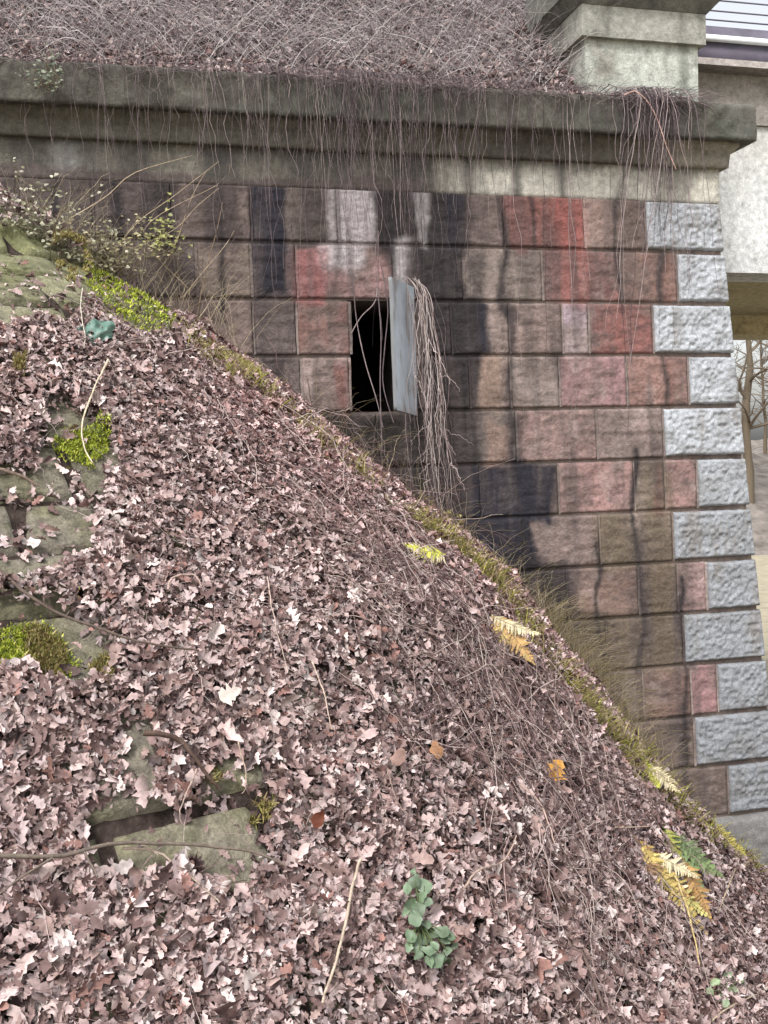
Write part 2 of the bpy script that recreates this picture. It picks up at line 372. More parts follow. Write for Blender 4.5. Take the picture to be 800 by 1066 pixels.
R1, R2, R3 = (134, 99, 95), (132, 102, 98), (142, 113, 109)
PK, PB, BR, BG, DK, GY, OL, LV = (160, 132, 130), (150, 128, 125), (150, 135, 130), (132, 118, 114), (106, 95, 95), (124, 112, 110), (114, 103, 92), (162, 150, 154)
# courses from the top: joints (photo columns at the middle of the course) with the colour of the stone to the LEFT of each joint
COURSES = [
    [(20, BG), (98, BG), (180, DK), (262, DK), (352, BG), (440, GY), (524.5, BR), (608, R2), (671, PB)],
    [(62, BG), (140, BG), (205, DK), (262, BR), (309, DK), (410, PB), (482, GY), (564, BR), (645.5, R2), (704, R3)],
    [(110, BG), (190, BG), (264, BR), (309, BG), (364.5, R1), ('hole', 0), (470, GY), (530, BR), (585, BR), (612.5, LV), (679, R1)],
    [(120, BG), (200, BG), (273, BR), (314, DK), (364.5, PB), ('hole', 0), (489, GY), (531, BG), (582, BR), (652, PB), (716, R3)],
    [(190, BG), (250, BG), (330, BR), (393, BG), (470, DK), (537.5, BG), (621, PB), (690, BR)],
    [(300, BG), (372, BG), (440, DK), (500, DK), (581, DK), (660, PK), (692, OL), (725, PK)],
    [(380, BG), (470, DK), (545, DK), (624, BG), (700, OL)],
    [(430, DK), (510, DK), (590, DK), (664.5, (130, 112, 108)), (705, OL), (735, PK)],
    [(480, DK), (560, DK), (631, BG), (711, OL)],
    [(520, DK), (600, BG), (669, DK), (719, (136, 112, 106)), (746, PK)],
    [(560, DK), (640, DK), (722.5, (118, 102, 98))],
    [(620, BG), (690, DK), (757, (122, 107, 103))],
]
HX0 = float(on_wall(364.5, 373)[0]); HX1 = float(on_wall(432, 373)[0])
HZ1, HZ0 = ZT-2*CH, ZT-4*CH
fac = Geo(); quoins = []
for k, cs in enumerate(COURSES):
    z1, z0 = ZT-k*CH, ZT-(k+1)*CH
    u = float(on_wall(cs[0][0], rows[k])[0])-.55
    extra = []
    while u > -2.6: extra.append(u); u -= random.Random(k*7+len(extra)).uniform(.45, .7)
    seq = [(x, (118, 98, 90)) for x in sorted(extra)]
    seq += [(('h', HX1) if c[0] == 'hole' else float(on_wall(c[0], rows[k])[0]), c[1]) for c in cs]
    prev = -3.2
    for j, (x, c) in enumerate(seq):
        if isinstance(x, tuple): prev = HX1; continue
        rr = random.Random(k*31+j)
        V, Fq = block(prev, x, z0, z1, .020+rr.uniform(-.004, .005), .013, 17, k*13+j, .015, .006, .0125, bev=.009)
        base = lin(c)*.95*np.array([1+rr.uniform(-.08, .08), 1+rr.uniform(-.05, .05), 1+rr.uniform(-.05, .05)])
        # a paler weathered margin along top and bottom arrises
        C = np.broadcast_to(base, V.shape).copy()
        ed = np.minimum(V[:, 2]-z0, z1-V[:, 2]); tp = np.clip(1-ed/.05, 0, 1)*.22*fbm(V, 20, 2, 5)
        C = C*(1-tp[:, None])+lin((176, 162, 156))*tp[:, None]
        fac.add(V, Fq, stain(V, C)); prev = x
        zz = np.linspace(z0+.012, z1-.012, 20); jx = x+(fbm(np.stack([zz*0+j, zz, zz*0+k], 1), 9, 2, 73)-.5)*.008; wj = .006+.005*rr.random()
        SV = np.stack([np.stack([jx-wj, wall_y(zz)-.0165, zz], 1), np.stack([jx+wj, wall_y(zz)-.0165, zz], 1)], 1).reshape(-1, 3); i = np.arange(40).reshape(20, 2)
        fac.add(SV, np.stack([i[:-1, 0], i[:-1, 1], i[1:, 1], i[1:, 0]], -1), stain(SV, np.broadcast_to(lin((158, 146, 142))*(.7+.5*rr.random()), SV.shape)))
    quoins.append((prev, z0, z1))
fac.build('sandstone_facing', M['sandstone'], wall, smooth=True)
for k, (x, z0, z1) in enumerate(quoins):
    V, Fq = block(x, corner_x(z1), z0, z1, .040, .019, 36, 300+k, .030, .014, .009, slant=True, skirt=.03, bev=.016)
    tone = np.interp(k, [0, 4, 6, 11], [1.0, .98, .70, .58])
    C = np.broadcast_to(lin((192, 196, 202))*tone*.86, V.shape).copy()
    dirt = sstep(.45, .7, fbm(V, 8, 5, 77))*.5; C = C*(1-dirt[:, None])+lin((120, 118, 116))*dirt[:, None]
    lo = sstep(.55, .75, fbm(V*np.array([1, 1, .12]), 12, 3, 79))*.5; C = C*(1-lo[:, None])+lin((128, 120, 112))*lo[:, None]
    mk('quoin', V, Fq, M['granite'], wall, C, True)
# plinth course at the foot
V, Fq = block(2.4, corner_x(ZT-12*CH)+.06, ZT-12*CH-1.1, ZT-12*CH, .075, .02, 14, 400, .02, .02, .02, skirt=.08, bev=.03)
mk('plinth', V, Fq, M['granite'], wall, np.broadcast_to(lin((140, 138, 136))*.8, V.shape), True)
# the body behind the facing, with the opening left free
def core(u0, u1, z0, z1, col, cell=.05, slant=False, depth=1.6):
    nu = max(1, int((u1-u0)/cell)); nv = max(1, int((z1-z0)/cell))
    S, T = np.meshgrid(np.linspace(0, 1, nu+1), np.linspace(0, 1, nv+1), indexing='ij'); Z = z0+(z1-z0)*T
    UR = corner_x(Z)-.03 if slant else np.full_like(Z, u1)
    U = u0+(UR-u0)*S; V = np.stack([U.ravel(), wall_y(Z).ravel()+.0, Z.ravel()], 1)
    i = np.arange(U.size).reshape(U.shape); Fq = np.stack([i[:-1, :-1], i[1:, :-1], i[1:, 1:], i[:-1, 1:]], -1).reshape(-1, 4)
    cg.add(V, Fq, stain(V, np.broadcast_to(col, V.shape)))
    zz = [z0, z1]; xr = [corner_x(z)-.03 if slant else u1 for z in zz]
    B = np.array([(u0, wall_y(z0), z0), (xr[0], wall_y(z0), z0), (xr[0], DW+depth, z0), (u0, DW+depth, z0), (u0, wall_y(z1), z1), (xr[1], wall_y(z1), z1), (xr[1], DW+depth, z1), (u0, DW+depth, z1)])
    cg.add(B, BOXF[[0, 1, 3, 4, 5]], col)
cg = Geo(); MC = lin((140, 128, 121))*.75
core(-6, HX0, -4.6, ZT, MC); core(HX1, 4.7, -4.6, ZT, MC, slant=True)
core(HX0, HX1, HZ1, ZT, MC); core(HX0, HX1, -4.6, HZ0, MC)
cg.build('masonry_core', M['mortar'], wall)
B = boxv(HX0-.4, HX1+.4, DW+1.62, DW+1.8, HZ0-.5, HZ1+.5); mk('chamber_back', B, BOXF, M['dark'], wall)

# frieze, moulding and coping: profiles run along the wall with returned right ends
zc0 = float(np.mean([on_plane(0, 103, YF-.2)[2], on_plane(783, 147, YF-.2)[2]])); zc1 = float(np.mean([on_plane(0, 60, YF-.2)[2], on_plane(780, 107, YF-.2)[2]]))
zm0 = float(np.mean([on_plane(0, 139, YF-.05)[2], on_plane(700, 173, YF-.05)[2]]))
def run(name, prof, x0, mat, colf, step=.03, nz=.006, back=1.2):
    pts = []
    for (a, b) in zip(prof[:-1], prof[1:]):
        n = max(1, int(math.hypot(b[0]-a[0], b[1]-a[1])/.025))
        for q in range(n): pts.append((a[0]+(b[0]-a[0])*q/n, a[1]+(b[1]-a[1])*q/n))
    pts.append(prof[-1]); pts = np.array(pts); m = len(pts)
    xe = 4.676 + pts[:, 0]                                      # pts[:,0] = proud of the frieze
    nx = int((4.7-x0)/step); s = np.linspace(0, 1, nx+1)
    X = x0 + (xe[None]-x0)*s[:, None]; Yv = np.broadcast_to(YF-pts[:, 0], X.shape); Z = np.broadcast_to(pts[:, 1], X.shape)
    V = np.stack([X.ravel(), Yv.ravel(), Z.ravel()], 1)
    dn = (fbm(V, 12, 4, 83)-.5)*nz*2 + (fbm(V, 2, 2, 84)-.5)*nz*2; chip = np.clip(fbm(V*np.array([1, .3, .3]), 5, 4, 86)-.58, 0, 1)*.10; V[:, 1] += dn+chip*np.broadcast_to((np.abs(pts[:, 1]-pts[:, 1].max()) < .03)[None], X.shape).ravel(); V[:, 2] += dn*.6-chip*np.broadcast_to((np.abs(pts[:, 1]-pts[:, 1].max()) < .03)[None], X.shape).ravel()*.8
    i = np.arange(X.size).reshape(X.shape)
    gg = Geo(); gg.add(V, np.stack([i[:-1, :-1], i[1:, :-1], i[1:, 1:], i[:-1, 1:]], -1).reshape(-1, 4), colf(V))
    # right-hand return
    E = V.reshape(*X.shape, 3)[-1]; E2 = E.copy(); E2[:, 1] = YF+back
    W = np.concatenate([E, E2]); j = np.arange(m)
    gg.add(W, np.stack([j[:-1], j[:-1]+m, j[1:]+m, j[1:]], -1), colf(W))
    return gg.build(name, mat, wall, smooth=False)
def col_frieze(V):
    n = fbm(V, 3, 4, 91)[:, None]; x = V[:, :1]
    lightr = sstep(2.2, 2.9, x[:, 0])[:, None]
    C = lin((112, 108, 100))*(1-lightr)+lin((186, 182, 172))*lightr
    C = C*(.35+1.3*n)*(.6+.8*fbm(V*np.array([1, 1, .15]), 18, 3, 94)[:, None])
    pale = (sstep(.1, .2, V[:, 0])*(1-sstep(.3, .6, V[:, 0]))*.0 + (1-sstep(-.1, .25, np.abs(V[:, 0]+.15)))*.6)[:, None]*n; C = C*(1-pale)+lin((180, 182, 188))*pale
    for a, b, s in ((1.35, 1.75, .55), (2.05, 2.35, .65), (.75, .95, .6), (2.62, 2.66, .6), (3.0, 3.03, .75), (3.35, 3.38, .75), (3.82, 3.86, .75), (4.25, 4.4, .4), (.2, .35, .5), (-.5, -.3, .5)):
        k = (sstep(a-.05, a+.02, V[:, 0]+(fbm(V*np.array([1, 1, .2]), 9, 3, 95)-.5)*.2)*(1-sstep(b-.02, b+.05, V[:, 0])))[:, None]*s; C = C*(1-k)+lin((62, 60, 60))*k
    zl = ZT+.03+.16*(fbm(V*np.array([1, 0, 0]), 2.2, 4, 98)-.35)+.03*(fbm(V, 14, 3, 99)-.5); fl = ((1-sstep(-.008, .008, V[:, 2]-zl))*(1-sstep(2.1, 2.5, V[:, 0])))[:, None]*.85; C = C*(1-fl)+lin((92, 82, 80))*(.7+.6*n)*fl
    top = sstep(zm0-.09, zm0+.01, V[:, 2]+(fbm(V, 5, 3, 97)-.5)*.25)[:, None]*.6; C = C*(1-top)+lin((92, 90, 84))*top
    return C
def col_cop(V):
    n = fbm(V, 2.5, 4, 101)[:, None]; st = fbm(V*np.array([1, 1, .12]), 16, 3, 103)[:, None]
    m = fbm(V, 8, 4, 109)[:, None]; C = lin((98, 95, 88))*(.45+1.1*n)*(.55+.9*st)*(.7+.6*m)
    gr = (sstep(.45, .7, fbm(V, 1.7, 3, 107))*.45)[:, None]; C = C*(1-gr)+lin((78, 86, 78))*gr
    r = sstep(4.55, 4.8, V[:, 0])[:, None]*.5*n; C = C*(1-r)+lin((150, 146, 140))*r
    d = ((1-sstep(.15, .5, np.abs(V[:, 0]-4.05)))*.6)[:, None]; C = C*(1-d)+lin((60, 56, 58))*d
    return C
def col_mould(V):
    n = fbm(V, 3, 4, 111)[:, None]; st = fbm(V*np.array([1, 1, .1]), 14, 3, 113)[:, None]
    r = sstep(2.6, 4.4, V[:, 0])[:, None]
    C = (lin((104, 100, 92))*(1-r)+lin((142, 136, 124))*r)*(.65+.7*n)*(.8+.4*st)
    d = ((1-sstep(.3, .9, np.abs(V[:, 0]-3.5)))*.55)[:, None]; return C*(1-d)+lin((64, 60, 58))*d
run('frieze', [(-.05, ZT-.02), (.004, ZT-.01), (.004, zm0+.05)], -6, M['concrete'], col_frieze)
run('moulding', [(0, zm0), (.055, zm0), (.065, zm0+.10), (.115, zc0-.02), (.115, zc0+.02)], -6, M['concrete'], col_mould)
run('coping', [(.0, zc0+.012), (.2, zc0), (.205, zc1-.02), (.185, zc1), (-.9, zc1+.02)], -6, M['concrete'], col_cop, nz=.022)

# the hatch leaf standing open on its right-hand hinge
hb, ht = on_wall(435, 433, -.03), on_wall(431, 299, -.03)
fb, ft = on_wall(413.5, 427, -.55), on_wall(407.5, 288, -.55)
n = 24; mth = 34
S, T = np.meshgrid(np.linspace(0, 1, n), np.linspace(0, 1, mth), indexing='ij'); S_, T_ = S[..., None], T[..., None]
P = (hb*(1-S_)+fb*S_)*(1-T_) + (ht*(1-S_)+ft*S_)*T_
nrm = np.cross(fb-hb, ht-hb); nrm /= np.linalg.norm(nrm)
P = P.reshape(-1, 3); P = P + nrm*((fbm(P, 3, 2, 5)-.5)*.02)[:, None]
i = np.arange(n*mth).reshape(n, mth); Fq = np.stack([i[:-1, :-1], i[1:, :-1], i[1:, 1:], i[:-1, 1:]], -1).reshape(-1, 4)
rust = (sstep(.48, .64, fbm(P*np.array([1, 1, .5]), 11, 5, 121))*.6 + sstep(.85, 1.0, T.ravel())*.25*fbm(P, 14, 3, 3) + (1-sstep(.0, .07, T.ravel()))*.35)[:, None]
C = lin((214, 226, 240))*(.8+.35*fbm(P*np.array([1, 1, .2]), 8, 3, 123)[:, None])*.9; C = C*(1-rust)+lin((132, 112, 100))*rust
gd = Geo(); th = .022; bq = P+nrm*th; gd.add(P, Fq, C); gd.add(bq, Fq[:, ::-1], C*.7)
edge = np.concatenate([i[:, 0], i[-1, 1:], i[-2::-1, -1], i[0, -2:0:-1]]); ne = len(edge)
W = np.concatenate([P[edge], bq[edge]]); j = np.arange(ne); j2 = (j+1) % ne
gd.add(W, np.stack([j, j2, j2+ne, j+ne], -1), lin((120, 122, 124)))
hatch = gd.build('hatch_door', M['metal'], wall); hatch['label'] = 'pale blue-grey hatch leaf standing open beside the dark square opening'
for s in (.18, .82):                                            # strap hinges reaching back to the jamb
    q = hb*(1-s)+ht*s; f_ = fb*(1-s)+ft*s; d = (f_-q)/np.linalg.norm(f_-q)
    V, Fq = tubes(np.array([[q-d*.02+nrm*.02+[.05, .02, 0], q-d*.02+nrm*.02, q+d*.1+nrm*.03, q+d*.3+nrm*.03]]), .012, 6); mk('strap_hinge', V, Fq, M['steel'], hatch)

# ------------------------------------------------------------------ pedestal on the coping
YP = YF+.02
px0 = float(on_plane(610, 80, YP)[0]); px1 = float(on_plane(727, 80, YP)[0])
zn = float(on_plane(668, 40, YP-.06)[2]); zn1 = float(on_plane(680, 9, YP-.06)[2]); PD = .62
ped = tag(empty('gate_pedestal', ((px0+px1)/2, YP+PD/2, zc1)), 'square pale stone pedestal with stepped cap standing on the end of the coping', 'pedestal')
def rough_box(name, x0, x1, y0, y1, z0, z1, colf, taper=0., nz=.006, cell=.03):
    gg = Geo()
    def face(o, a, b):
        na = max(2, int(np.linalg.norm(a)/cell)); nb = max(2, int(np.linalg.norm(b)/cell))
        s, t = np.meshgrid(np.linspace(0, 1, na+1), np.linspace(0, 1, nb+1), indexing='ij')
        P = o + s[..., None]*a + t[..., None]*b; P = P.reshape(-1, 3)
        tz = ((P[:, 2]-z0)/(z1-z0))[:, None]*taper
        c = np.array([(x0+x1)/2, (y0+y1)/2]); P[:, :2] += np.sign(P[:, :2]-c)*tz*(np.abs(P[:, :2]-c) > .5*min(x1-x0, y1-y0)-1e-3)
        P = P + ((fbm(P, 9, 4, 131)-.5)*nz*2)[:, None]
        i = np.arange(len(P)).reshape(na+1, nb+1)
        gg.add(P, np.stack([i[:-1, :-1], i[1:, :-1], i[1:, 1:], i[:-1, 1:]], -1).reshape(-1, 4), colf(P))
    X, Y, Z = np.array([x1-x0, 0, 0.]), np.array([0, y1-y0, 0.]), np.array([0, 0, z1-z0])
    o = np.array([x0, y0, z0]); face(o, X, Z); face(o+Y, Z, X); face(o, Z, Y); face(o+X, Y, Z); face(o+Z, X, Y); face(o, Y, X)
    return gg.build(name, M['concrete'], ped)
def col_ped(P):
    n = fbm(P, 3, 4, 141)[:, None]; C = lin((198, 202, 192))*(.72+.42*n)*.9
    d = sstep(.55, .7, fbm(P*np.array([1, 1, .3]), 6, 4, 143))[:, None]*.5; C = C*(1-d)+lin((118, 114, 106))*d
    c = (1-sstep(.02, .05, np.abs(P[:, 0]-(px1-.12))))[:, None]*.6; C = C*(1-c)+lin((92, 96, 88))*c
    b = ((1-sstep(.05, .25, np.abs(P[:, 0]-(px0+.12))))*sstep(.4, .6, n[:, 0]))[:, None]*.6; C = C*(1-b)+lin((120, 108, 98))*b
    return C
def col_cap(P):
    n = fbm(P, 3, 4, 151)[:, None]; C = lin((120, 120, 114))*(.6+.7*n)
    d = sstep(.5, .7, fbm(P*np.array([1, 1, .2]), 9, 3, 153))[:, None]*.5; return C*(1-d)+lin((80, 80, 78))*d
def col_neck(P):
    n = fbm(P, 3, 4, 155)[:, None]; C = lin((165, 165, 156))*(.65+.55*n)
    d = sstep(.5, .65, fbm(P*np.array([1, 1, .15]), 8, 3, 157))[:, None]*.6; return C*(1-d)+lin((104, 102, 96))*d
rough_box('shaft', px0, px1, YP, YP+PD, zc1-.05, zn, col_ped)
rough_box('necking', px0-.045, px1+.045, YP-.045, YP+PD+.045, zn-.004, zn1, col_neck)
rough_box('cap', px0-.052, px1+.052, YP-.052, YP+PD+.052, zn1-.002, zn1+.09, col_cap, taper=.085)
rough_box('cap_slab', px0-.145, px1+.145, YP-.145, YP+PD+.145, zn1+.088, zn1+.42, col_cap)

# ------------------------------------------------------------------ bridge span to the right, behind the abutment's corner
bridge = tag(empty('bridge_span', (9, YF+2.5, 2)), 'rendered concrete bridge span with steel parapet rails running off behind the corner', 'bridge')
YB = YF+.95
def bz(px, py, Y): return float(on_plane(px, py, Y)[2])
z_sof, z_wt, z_br = bz(775, 284, YB), bz(775, 131, YB), bz(765, 79, YB)
def span_box(name, mat, x0, x1, y0, y1, z0, z1, colf=None, nx=1):
    gg = Geo()
    if colf is None: return mk(name, boxv(x0, x1, y0, y1, z0, z1), BOXF, mat, bridge)
    S, T = np.meshgrid(np.linspace(x0, x1, 160), np.linspace(z0, z1, 50), indexing='ij'); P = np.stack([S.ravel(), S.ravel()*0+y0, T.ravel()], 1)
    i = np.arange(len(P)).reshape(S.shape); gg.add(P, np.stack([i[:-1, :-1], i[1:, :-1], i[1:, 1:], i[:-1, 1:]], -1).reshape(-1, 4), colf(P))
    B = boxv(x0, x1, y0, y1, z0, z1); gg.add(B, BOXF[[0, 1, 3, 4, 5]], colf(B)); return gg.build(name, mat, bridge)
def col_render(P):
    n = fbm(P, 2, 4, 161)[:, None]; C = lin((232, 233, 233))*(.78+.36*n)
    gr = (sstep(z_sof+.55, z_wt, P[:, 2]+(n[:, 0]-.5)*.6)*.45)[:, None]; C = C*(1-gr)+lin((168, 164, 150))*gr; return C
def col_brown(P): return lin((150, 144, 138))*(.7+.6*fbm(P*np.array([1, 1, .3]), 4, 4, 163)[:, None])
def col_beam(P): return lin((190, 178, 146))*(.8+.4*fbm(P, 4, 4, 165)[:, None])
span_box('girder_face', M['concrete'], 3.2, 22, YB, YB+.45, z_sof, z_wt, col_render)
span_box('upper_face', M['concrete'], 3.2, 22, YB-.03, YB+.42, z_wt+.002, z_br, col_brown)
span_box('deck_slab', M['concrete'], 3.2, 22, YB+.46, YB+6.2, z_wt-.1, z_br-.01, col_brown)
span_box('soffit', M['concrete'], 3.2, 22, YB+.452, YB+2.9, z_sof+.05, z_sof+.35, col_beam)
zb2 = bz(785, 350, YB+3.1)
span_box('far_beam', M['concrete'], 3.2, 22, YB+2.92, YB+3.5, zb2, z_sof+.5, col_beam)
ye = YB-.35
span_box('edge_ledge', M['concrete'], 4.2, 22, YB-.20, YB+.5, z_br+.003, bz(765, 62, YB-.2), lambda P: lin((190, 182, 178))*(.75+.4*fbm(P, 5, 3, 167)[:, None]))
span_box('edge_beam', M['steel'], 4.2, 22, YB-.12, YB+.5, bz(765, 62, YB-.2)+.002, bz(765, 41, YB-.2))
span_box('flashing', M['steelpale'], 4.2, 22, YB-.16, YB+.4, bz(765, 41, YB-.2)+.002, bz(765, 35.5, YB-.2))
span_box('top_angle', M['steel'], 4.2, 22, YB+.1, YB+.4, bz(765, 35.5, YB-.2)+.002, bz(765, 29, YB+.1))
gg = Geo()
for y in (23.5, 14, 3, -8, -20):
    z = bz(775, y, YB+.2); V, Fq = tubes(np.array([[[4.2, YB+.2, z], [13, YB+.2, z], [22, YB+.2, z]]]), .007, 6); gg.add(V, Fq)
for x in (7.6, 9.4, 11.2, 13, 15, 17, 19, 21):
    V, Fq = tubes(np.array([[[x, YB+.22, bz(775, 33, YB+.2)], [x, YB+.22, bz(775, -26, YB+.2)]]]), .022, 6); gg.add(V, Fq)
gg.build('parapet_rails', M['steel'], bridge)
# far abutment carrying the other end of the span
tag(mk('far_abutment', boxv(19.5, 24, YB-.4, YB+7, GZ-.2, z_sof-.004), BOXF, M['bank']), 'plain far abutment carrying the other end of the bridge span', 'abutment')

# ------------------------------------------------------------------ far bank and trees seen under the bridge
def bankz(x, y): return GZ-.3 + np.clip((y-38)/14, 0, 1)*(5.2+1.2*np.sin(x*.11)) + (fbm(np.stack([x, y, x*0], 1), .5, 3, 171)-.5)*1.0*sstep(38, 42, y)
V, Fq = grid_sheet(np.linspace(-20, 90, 150), np.linspace(37, 90, 70), bankz)
tag(mk('hillside', V, Fq, M['bank'], smooth=True), None, None, kind='structure')
def tree(x, y, h, rad, seed, label):
    rr = random.Random(seed); z = float(bankz(np.array([x]), np.array([y]))[0])-.2
    t = tag(empty('bare_tree', (x, y, z)), label, 'tree', 'bare trees behind the bridge')
    pts = [np.array([x+rr.uniform(-.1, .1)*k*.5, y, z+h*k/8]) for k in range(9)]; pts = np.array(pts)
    V, Fq = tubes(pts[None], (rad*(1-np.linspace(0, .85, 9)))[None], 10); mk('trunk', V, Fq, M['bark'], t, np.broadcast_to(lin((112, 100, 84)), V.shape), True)
    gg = Geo(); L1 = []; L2 = []; L3 = []
    def branch(o, d, L, n=6):
        p = [o]; 
        for _ in range(n-1):
            d = d+np.array([rr.gauss(0, .18), rr.gauss(0, .18), rr.gauss(0, .12)+.04]); d = d/np.linalg.norm(d); p.append(p[-1]+d*L/n)
        return np.array(p)
    for k in range(22):
        s = rr.uniform(.22, .98); o = pts[0]+(pts[-1]-pts[0])*s; a = rr.uniform(0, 6.28)
        b = branch(o, np.array([math.cos(a), math.sin(a), rr.uniform(.2, .9)]), h*.32*(1.15-s)+.8); L1.append(b)
        for q in range(5):
            j = rr.randint(1, 5); a = rr.uniform(0, 6.28); c = branch(b[j], np.array([math.cos(a), math.sin(a), rr.uniform(-.1, .8)]), h*.12+.4); L2.append(c)
            for _ in range(4):
                j2 = rr.randint(1, 5); a = rr.uniform(0, 6.28); L3.append(branch(c[j2], np.array([math.cos(a), math.sin(a), rr.uniform(-.2, .7)]), .9))
    for L, r0, sd in ((L1, rad*.30, 5), (L2, rad*.12, 4), (L3, rad*.05, 3)):
        V, Fq = tubes(np.array(L), np.linspace(r0, r0*.3, 6)[None], sd); gg.add(V, Fq, lin((118, 106, 92)))
    gg.build('crown', M['bark'], t)
def far(px, d): q = ray(px, 480); q = q/q[1]*d; return q[0], d
for k, (px, d, h, rad, lab) in enumerate([(779, 44, 13, .27, 'straight bare tree trunk seen in the gap beside the corner stones'), (815, 52, 12, .22, 'thinner bare tree farther back on the brown bank'),
        (850, 46, 11, .2, 'bare tree with low spreading limbs right of the straight trunk'), (905, 56, 14, .28, 'stout bare tree on the bank farthest right under the bridge'), (797, 60, 10, .14, 'slender bare tree among twigs behind the bank top')]):
    x, y = far(px, d); tree(x, y, h, rad, 40+k, lab)

# ------------------------------------------------------------------ leaves
def leaf_mesh(P, N, size, col, curl=1., lobes=True, rng=RNG, aspect=.55, alongd=None):
    """P centres, N surface normals, one lobed dry leaf each; returns verts, faces, colours"""
    n = len(P)
    if lobes:
        t = np.array([0, .12, .24, .36, .48, .60, .72, .84, .94, 1.0]); wd = np.array([.04, .17, .30, .20, .44, .26, .50, .30, .26, .03])
    else:
        t = np.array([0, .06, .18, .32, .5, .68, .84, .94, 1.0]); wd = np.array([.02, .22, .40, .5, .48, .36, .2, .08, .0])
    m = len(t)
    wl = wd[None]*aspect*(1+rng.uniform(-.25, .25, (n, m))); wr = wd[None]*aspect*(1+rng.uniform(-.25, .25, (n, m)))
    x = np.broadcast_to(t-.5, (n, m)); bend = rng.normal(0, .55, (n, 1))*curl; fold = rng.normal(.35, .55, (n, 1))*curl; tw = rng.normal(0, .5, (n, 1))*curl
    zc = bend*(x**2)*1.2 + rng.normal(0, .018, (n, m))
    e = rng.normal(0, .045, (n, m, 2))*curl
    side = rng.normal(0, .10, (n, 1))*(x**2)*2
    L = np.stack([x, side+wl, zc+fold*wl+tw*x*wl+e[..., 0]], -1); Cc = np.stack([x, side, zc], -1); Rr = np.stack([x, side-wr, zc+fold*wr-tw*x*wr+e[..., 1]], -1)
    loc = np.stack([L, Cc, Rr], 2)*size[:, None, None, None]
    # frames
    T0 = rng.normal(0, 1, (n, 3)) if alongd is None else alongd + rng.normal(0, .6, (n, 3))
    Nn = N+rng.normal(0, .32*curl, (n, 3))*rng.choice([.5, 1, 1.8], (n, 1), p=[.4, .4, .2]); Nn /= np.linalg.norm(Nn, axis=1, keepdims=True)
    T0 -= (T0*Nn).sum(1, keepdims=True)*Nn; T0 /= np.linalg.norm(T0, axis=1, keepdims=True)+1e-9; B0 = np.cross(Nn, T0)
    V = P[:, None, None] + loc[..., :1]*T0[:, None, None] + loc[..., 1:2]*B0[:, None, None] + loc[..., 2:]*Nn[:, None, None]
    idx = np.arange(n*m*3).reshape(n, m, 3); a = idx[:, :-1]; b = idx[:, 1:]
    Fq = np.concatenate([np.stack([a[..., 0], a[..., 1], b[..., 1], b[..., 0]], -1).reshape(-1, 4), np.stack([a[..., 1], a[..., 2], b[..., 2], b[..., 1]], -1).reshape(-1, 4)])
    cc = np.broadcast_to(col[:, None, None], (n, m, 3, 3)).copy(); cc[:, :, 1] *= .82
    return V.reshape(-1, 3), Fq, cc.reshape(-1, 3)
PAL = np.array([lin(c) for c in ((206, 184, 180), (184, 161, 158), (226, 211, 207), (148, 123, 120), (194, 175, 174), (116, 93, 90), (170, 145, 139), (150, 114, 106), (90, 72, 70))]); PW = np.array([.15, .19, .06, .19, .12, .13, .10, .04, .05]); PW = PW/PW.sum()
def leaf_cols(n, rng=RNG): return PAL[rng.choice(len(PAL), n, p=PW)]*rng.uniform(.72, 1.28, (n, 1))

def in_view(P, mx=60):
    d = P@AF; x = 400+F*(P@AR)/d; y = 533-F*(P@AU)/d; return (d > .5) & (x > -mx) & (x < 800+mx) & (y > -mx) & (y < 1066+mx*1.5)
n0 = 420000
X = RNG.uniform(-2.2, 6.6, n0); Y = RNG.uniform(1.6, 7.3, n0)
P = np.stack([X, Y, ground_z(X, Y)], 1)
keep = in_view(P, 330) & (Y < wall_y(P[:, 2])-.04)
clr = bare(X, Y); keep &= ~((clr > .35) & (RNG.random(n0) > .09))
patch = fbm(P, 3.2, 3, 191); keep &= RNG.random(n0) < np.clip(.22+2.4*(patch-.3), .2, .75)*np.where(Y > wall_y(0)-.16-.1*RNG.random(n0), 1.0, 1)
keep &= ~((P[:, 2] > 1.15) & (Y > wall_y(0)-1.0) & (X < .25) & (RNG.random(n0) > .12))
P = P[keep]; nL = len(P)
N = ground_n(P[:, 0], P[:, 1]); drift = fbm(P, 5, 3, 197)
dep = RNG.uniform(-.03, .03, nL); P += N*(dep+.05*(drift-.4))[:, None]
sz = np.clip(RNG.lognormal(-3.06, .36, nL), .018, .10)*(1.28-.42*sstep(3.2, 5.6, P[:, 1]))
lc = leaf_cols(nL)
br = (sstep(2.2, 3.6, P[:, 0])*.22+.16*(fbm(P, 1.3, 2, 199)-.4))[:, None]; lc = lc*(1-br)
red = (sstep(.35, .8, P[:, 0])*(1-sstep(2.4, 3.4, P[:, 0]))*sstep(4.6, 5.8, P[:, 1]))[:, None]*.45
lc = lc*(1-red)+lc*np.array([1.42, 1.18, 1.20])*red
lc = lc*np.where(dep < -.006, .58, 1.04)[:, None]                    # lower ones darker: damp, plus the shade of the gaps painted in
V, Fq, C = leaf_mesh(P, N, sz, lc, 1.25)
tag(mk('fallen_leaves', V, Fq, M['leaf'], col=C), 'brown oak leaves lying in drifts over the slope', 'leaves', kind='stuff')

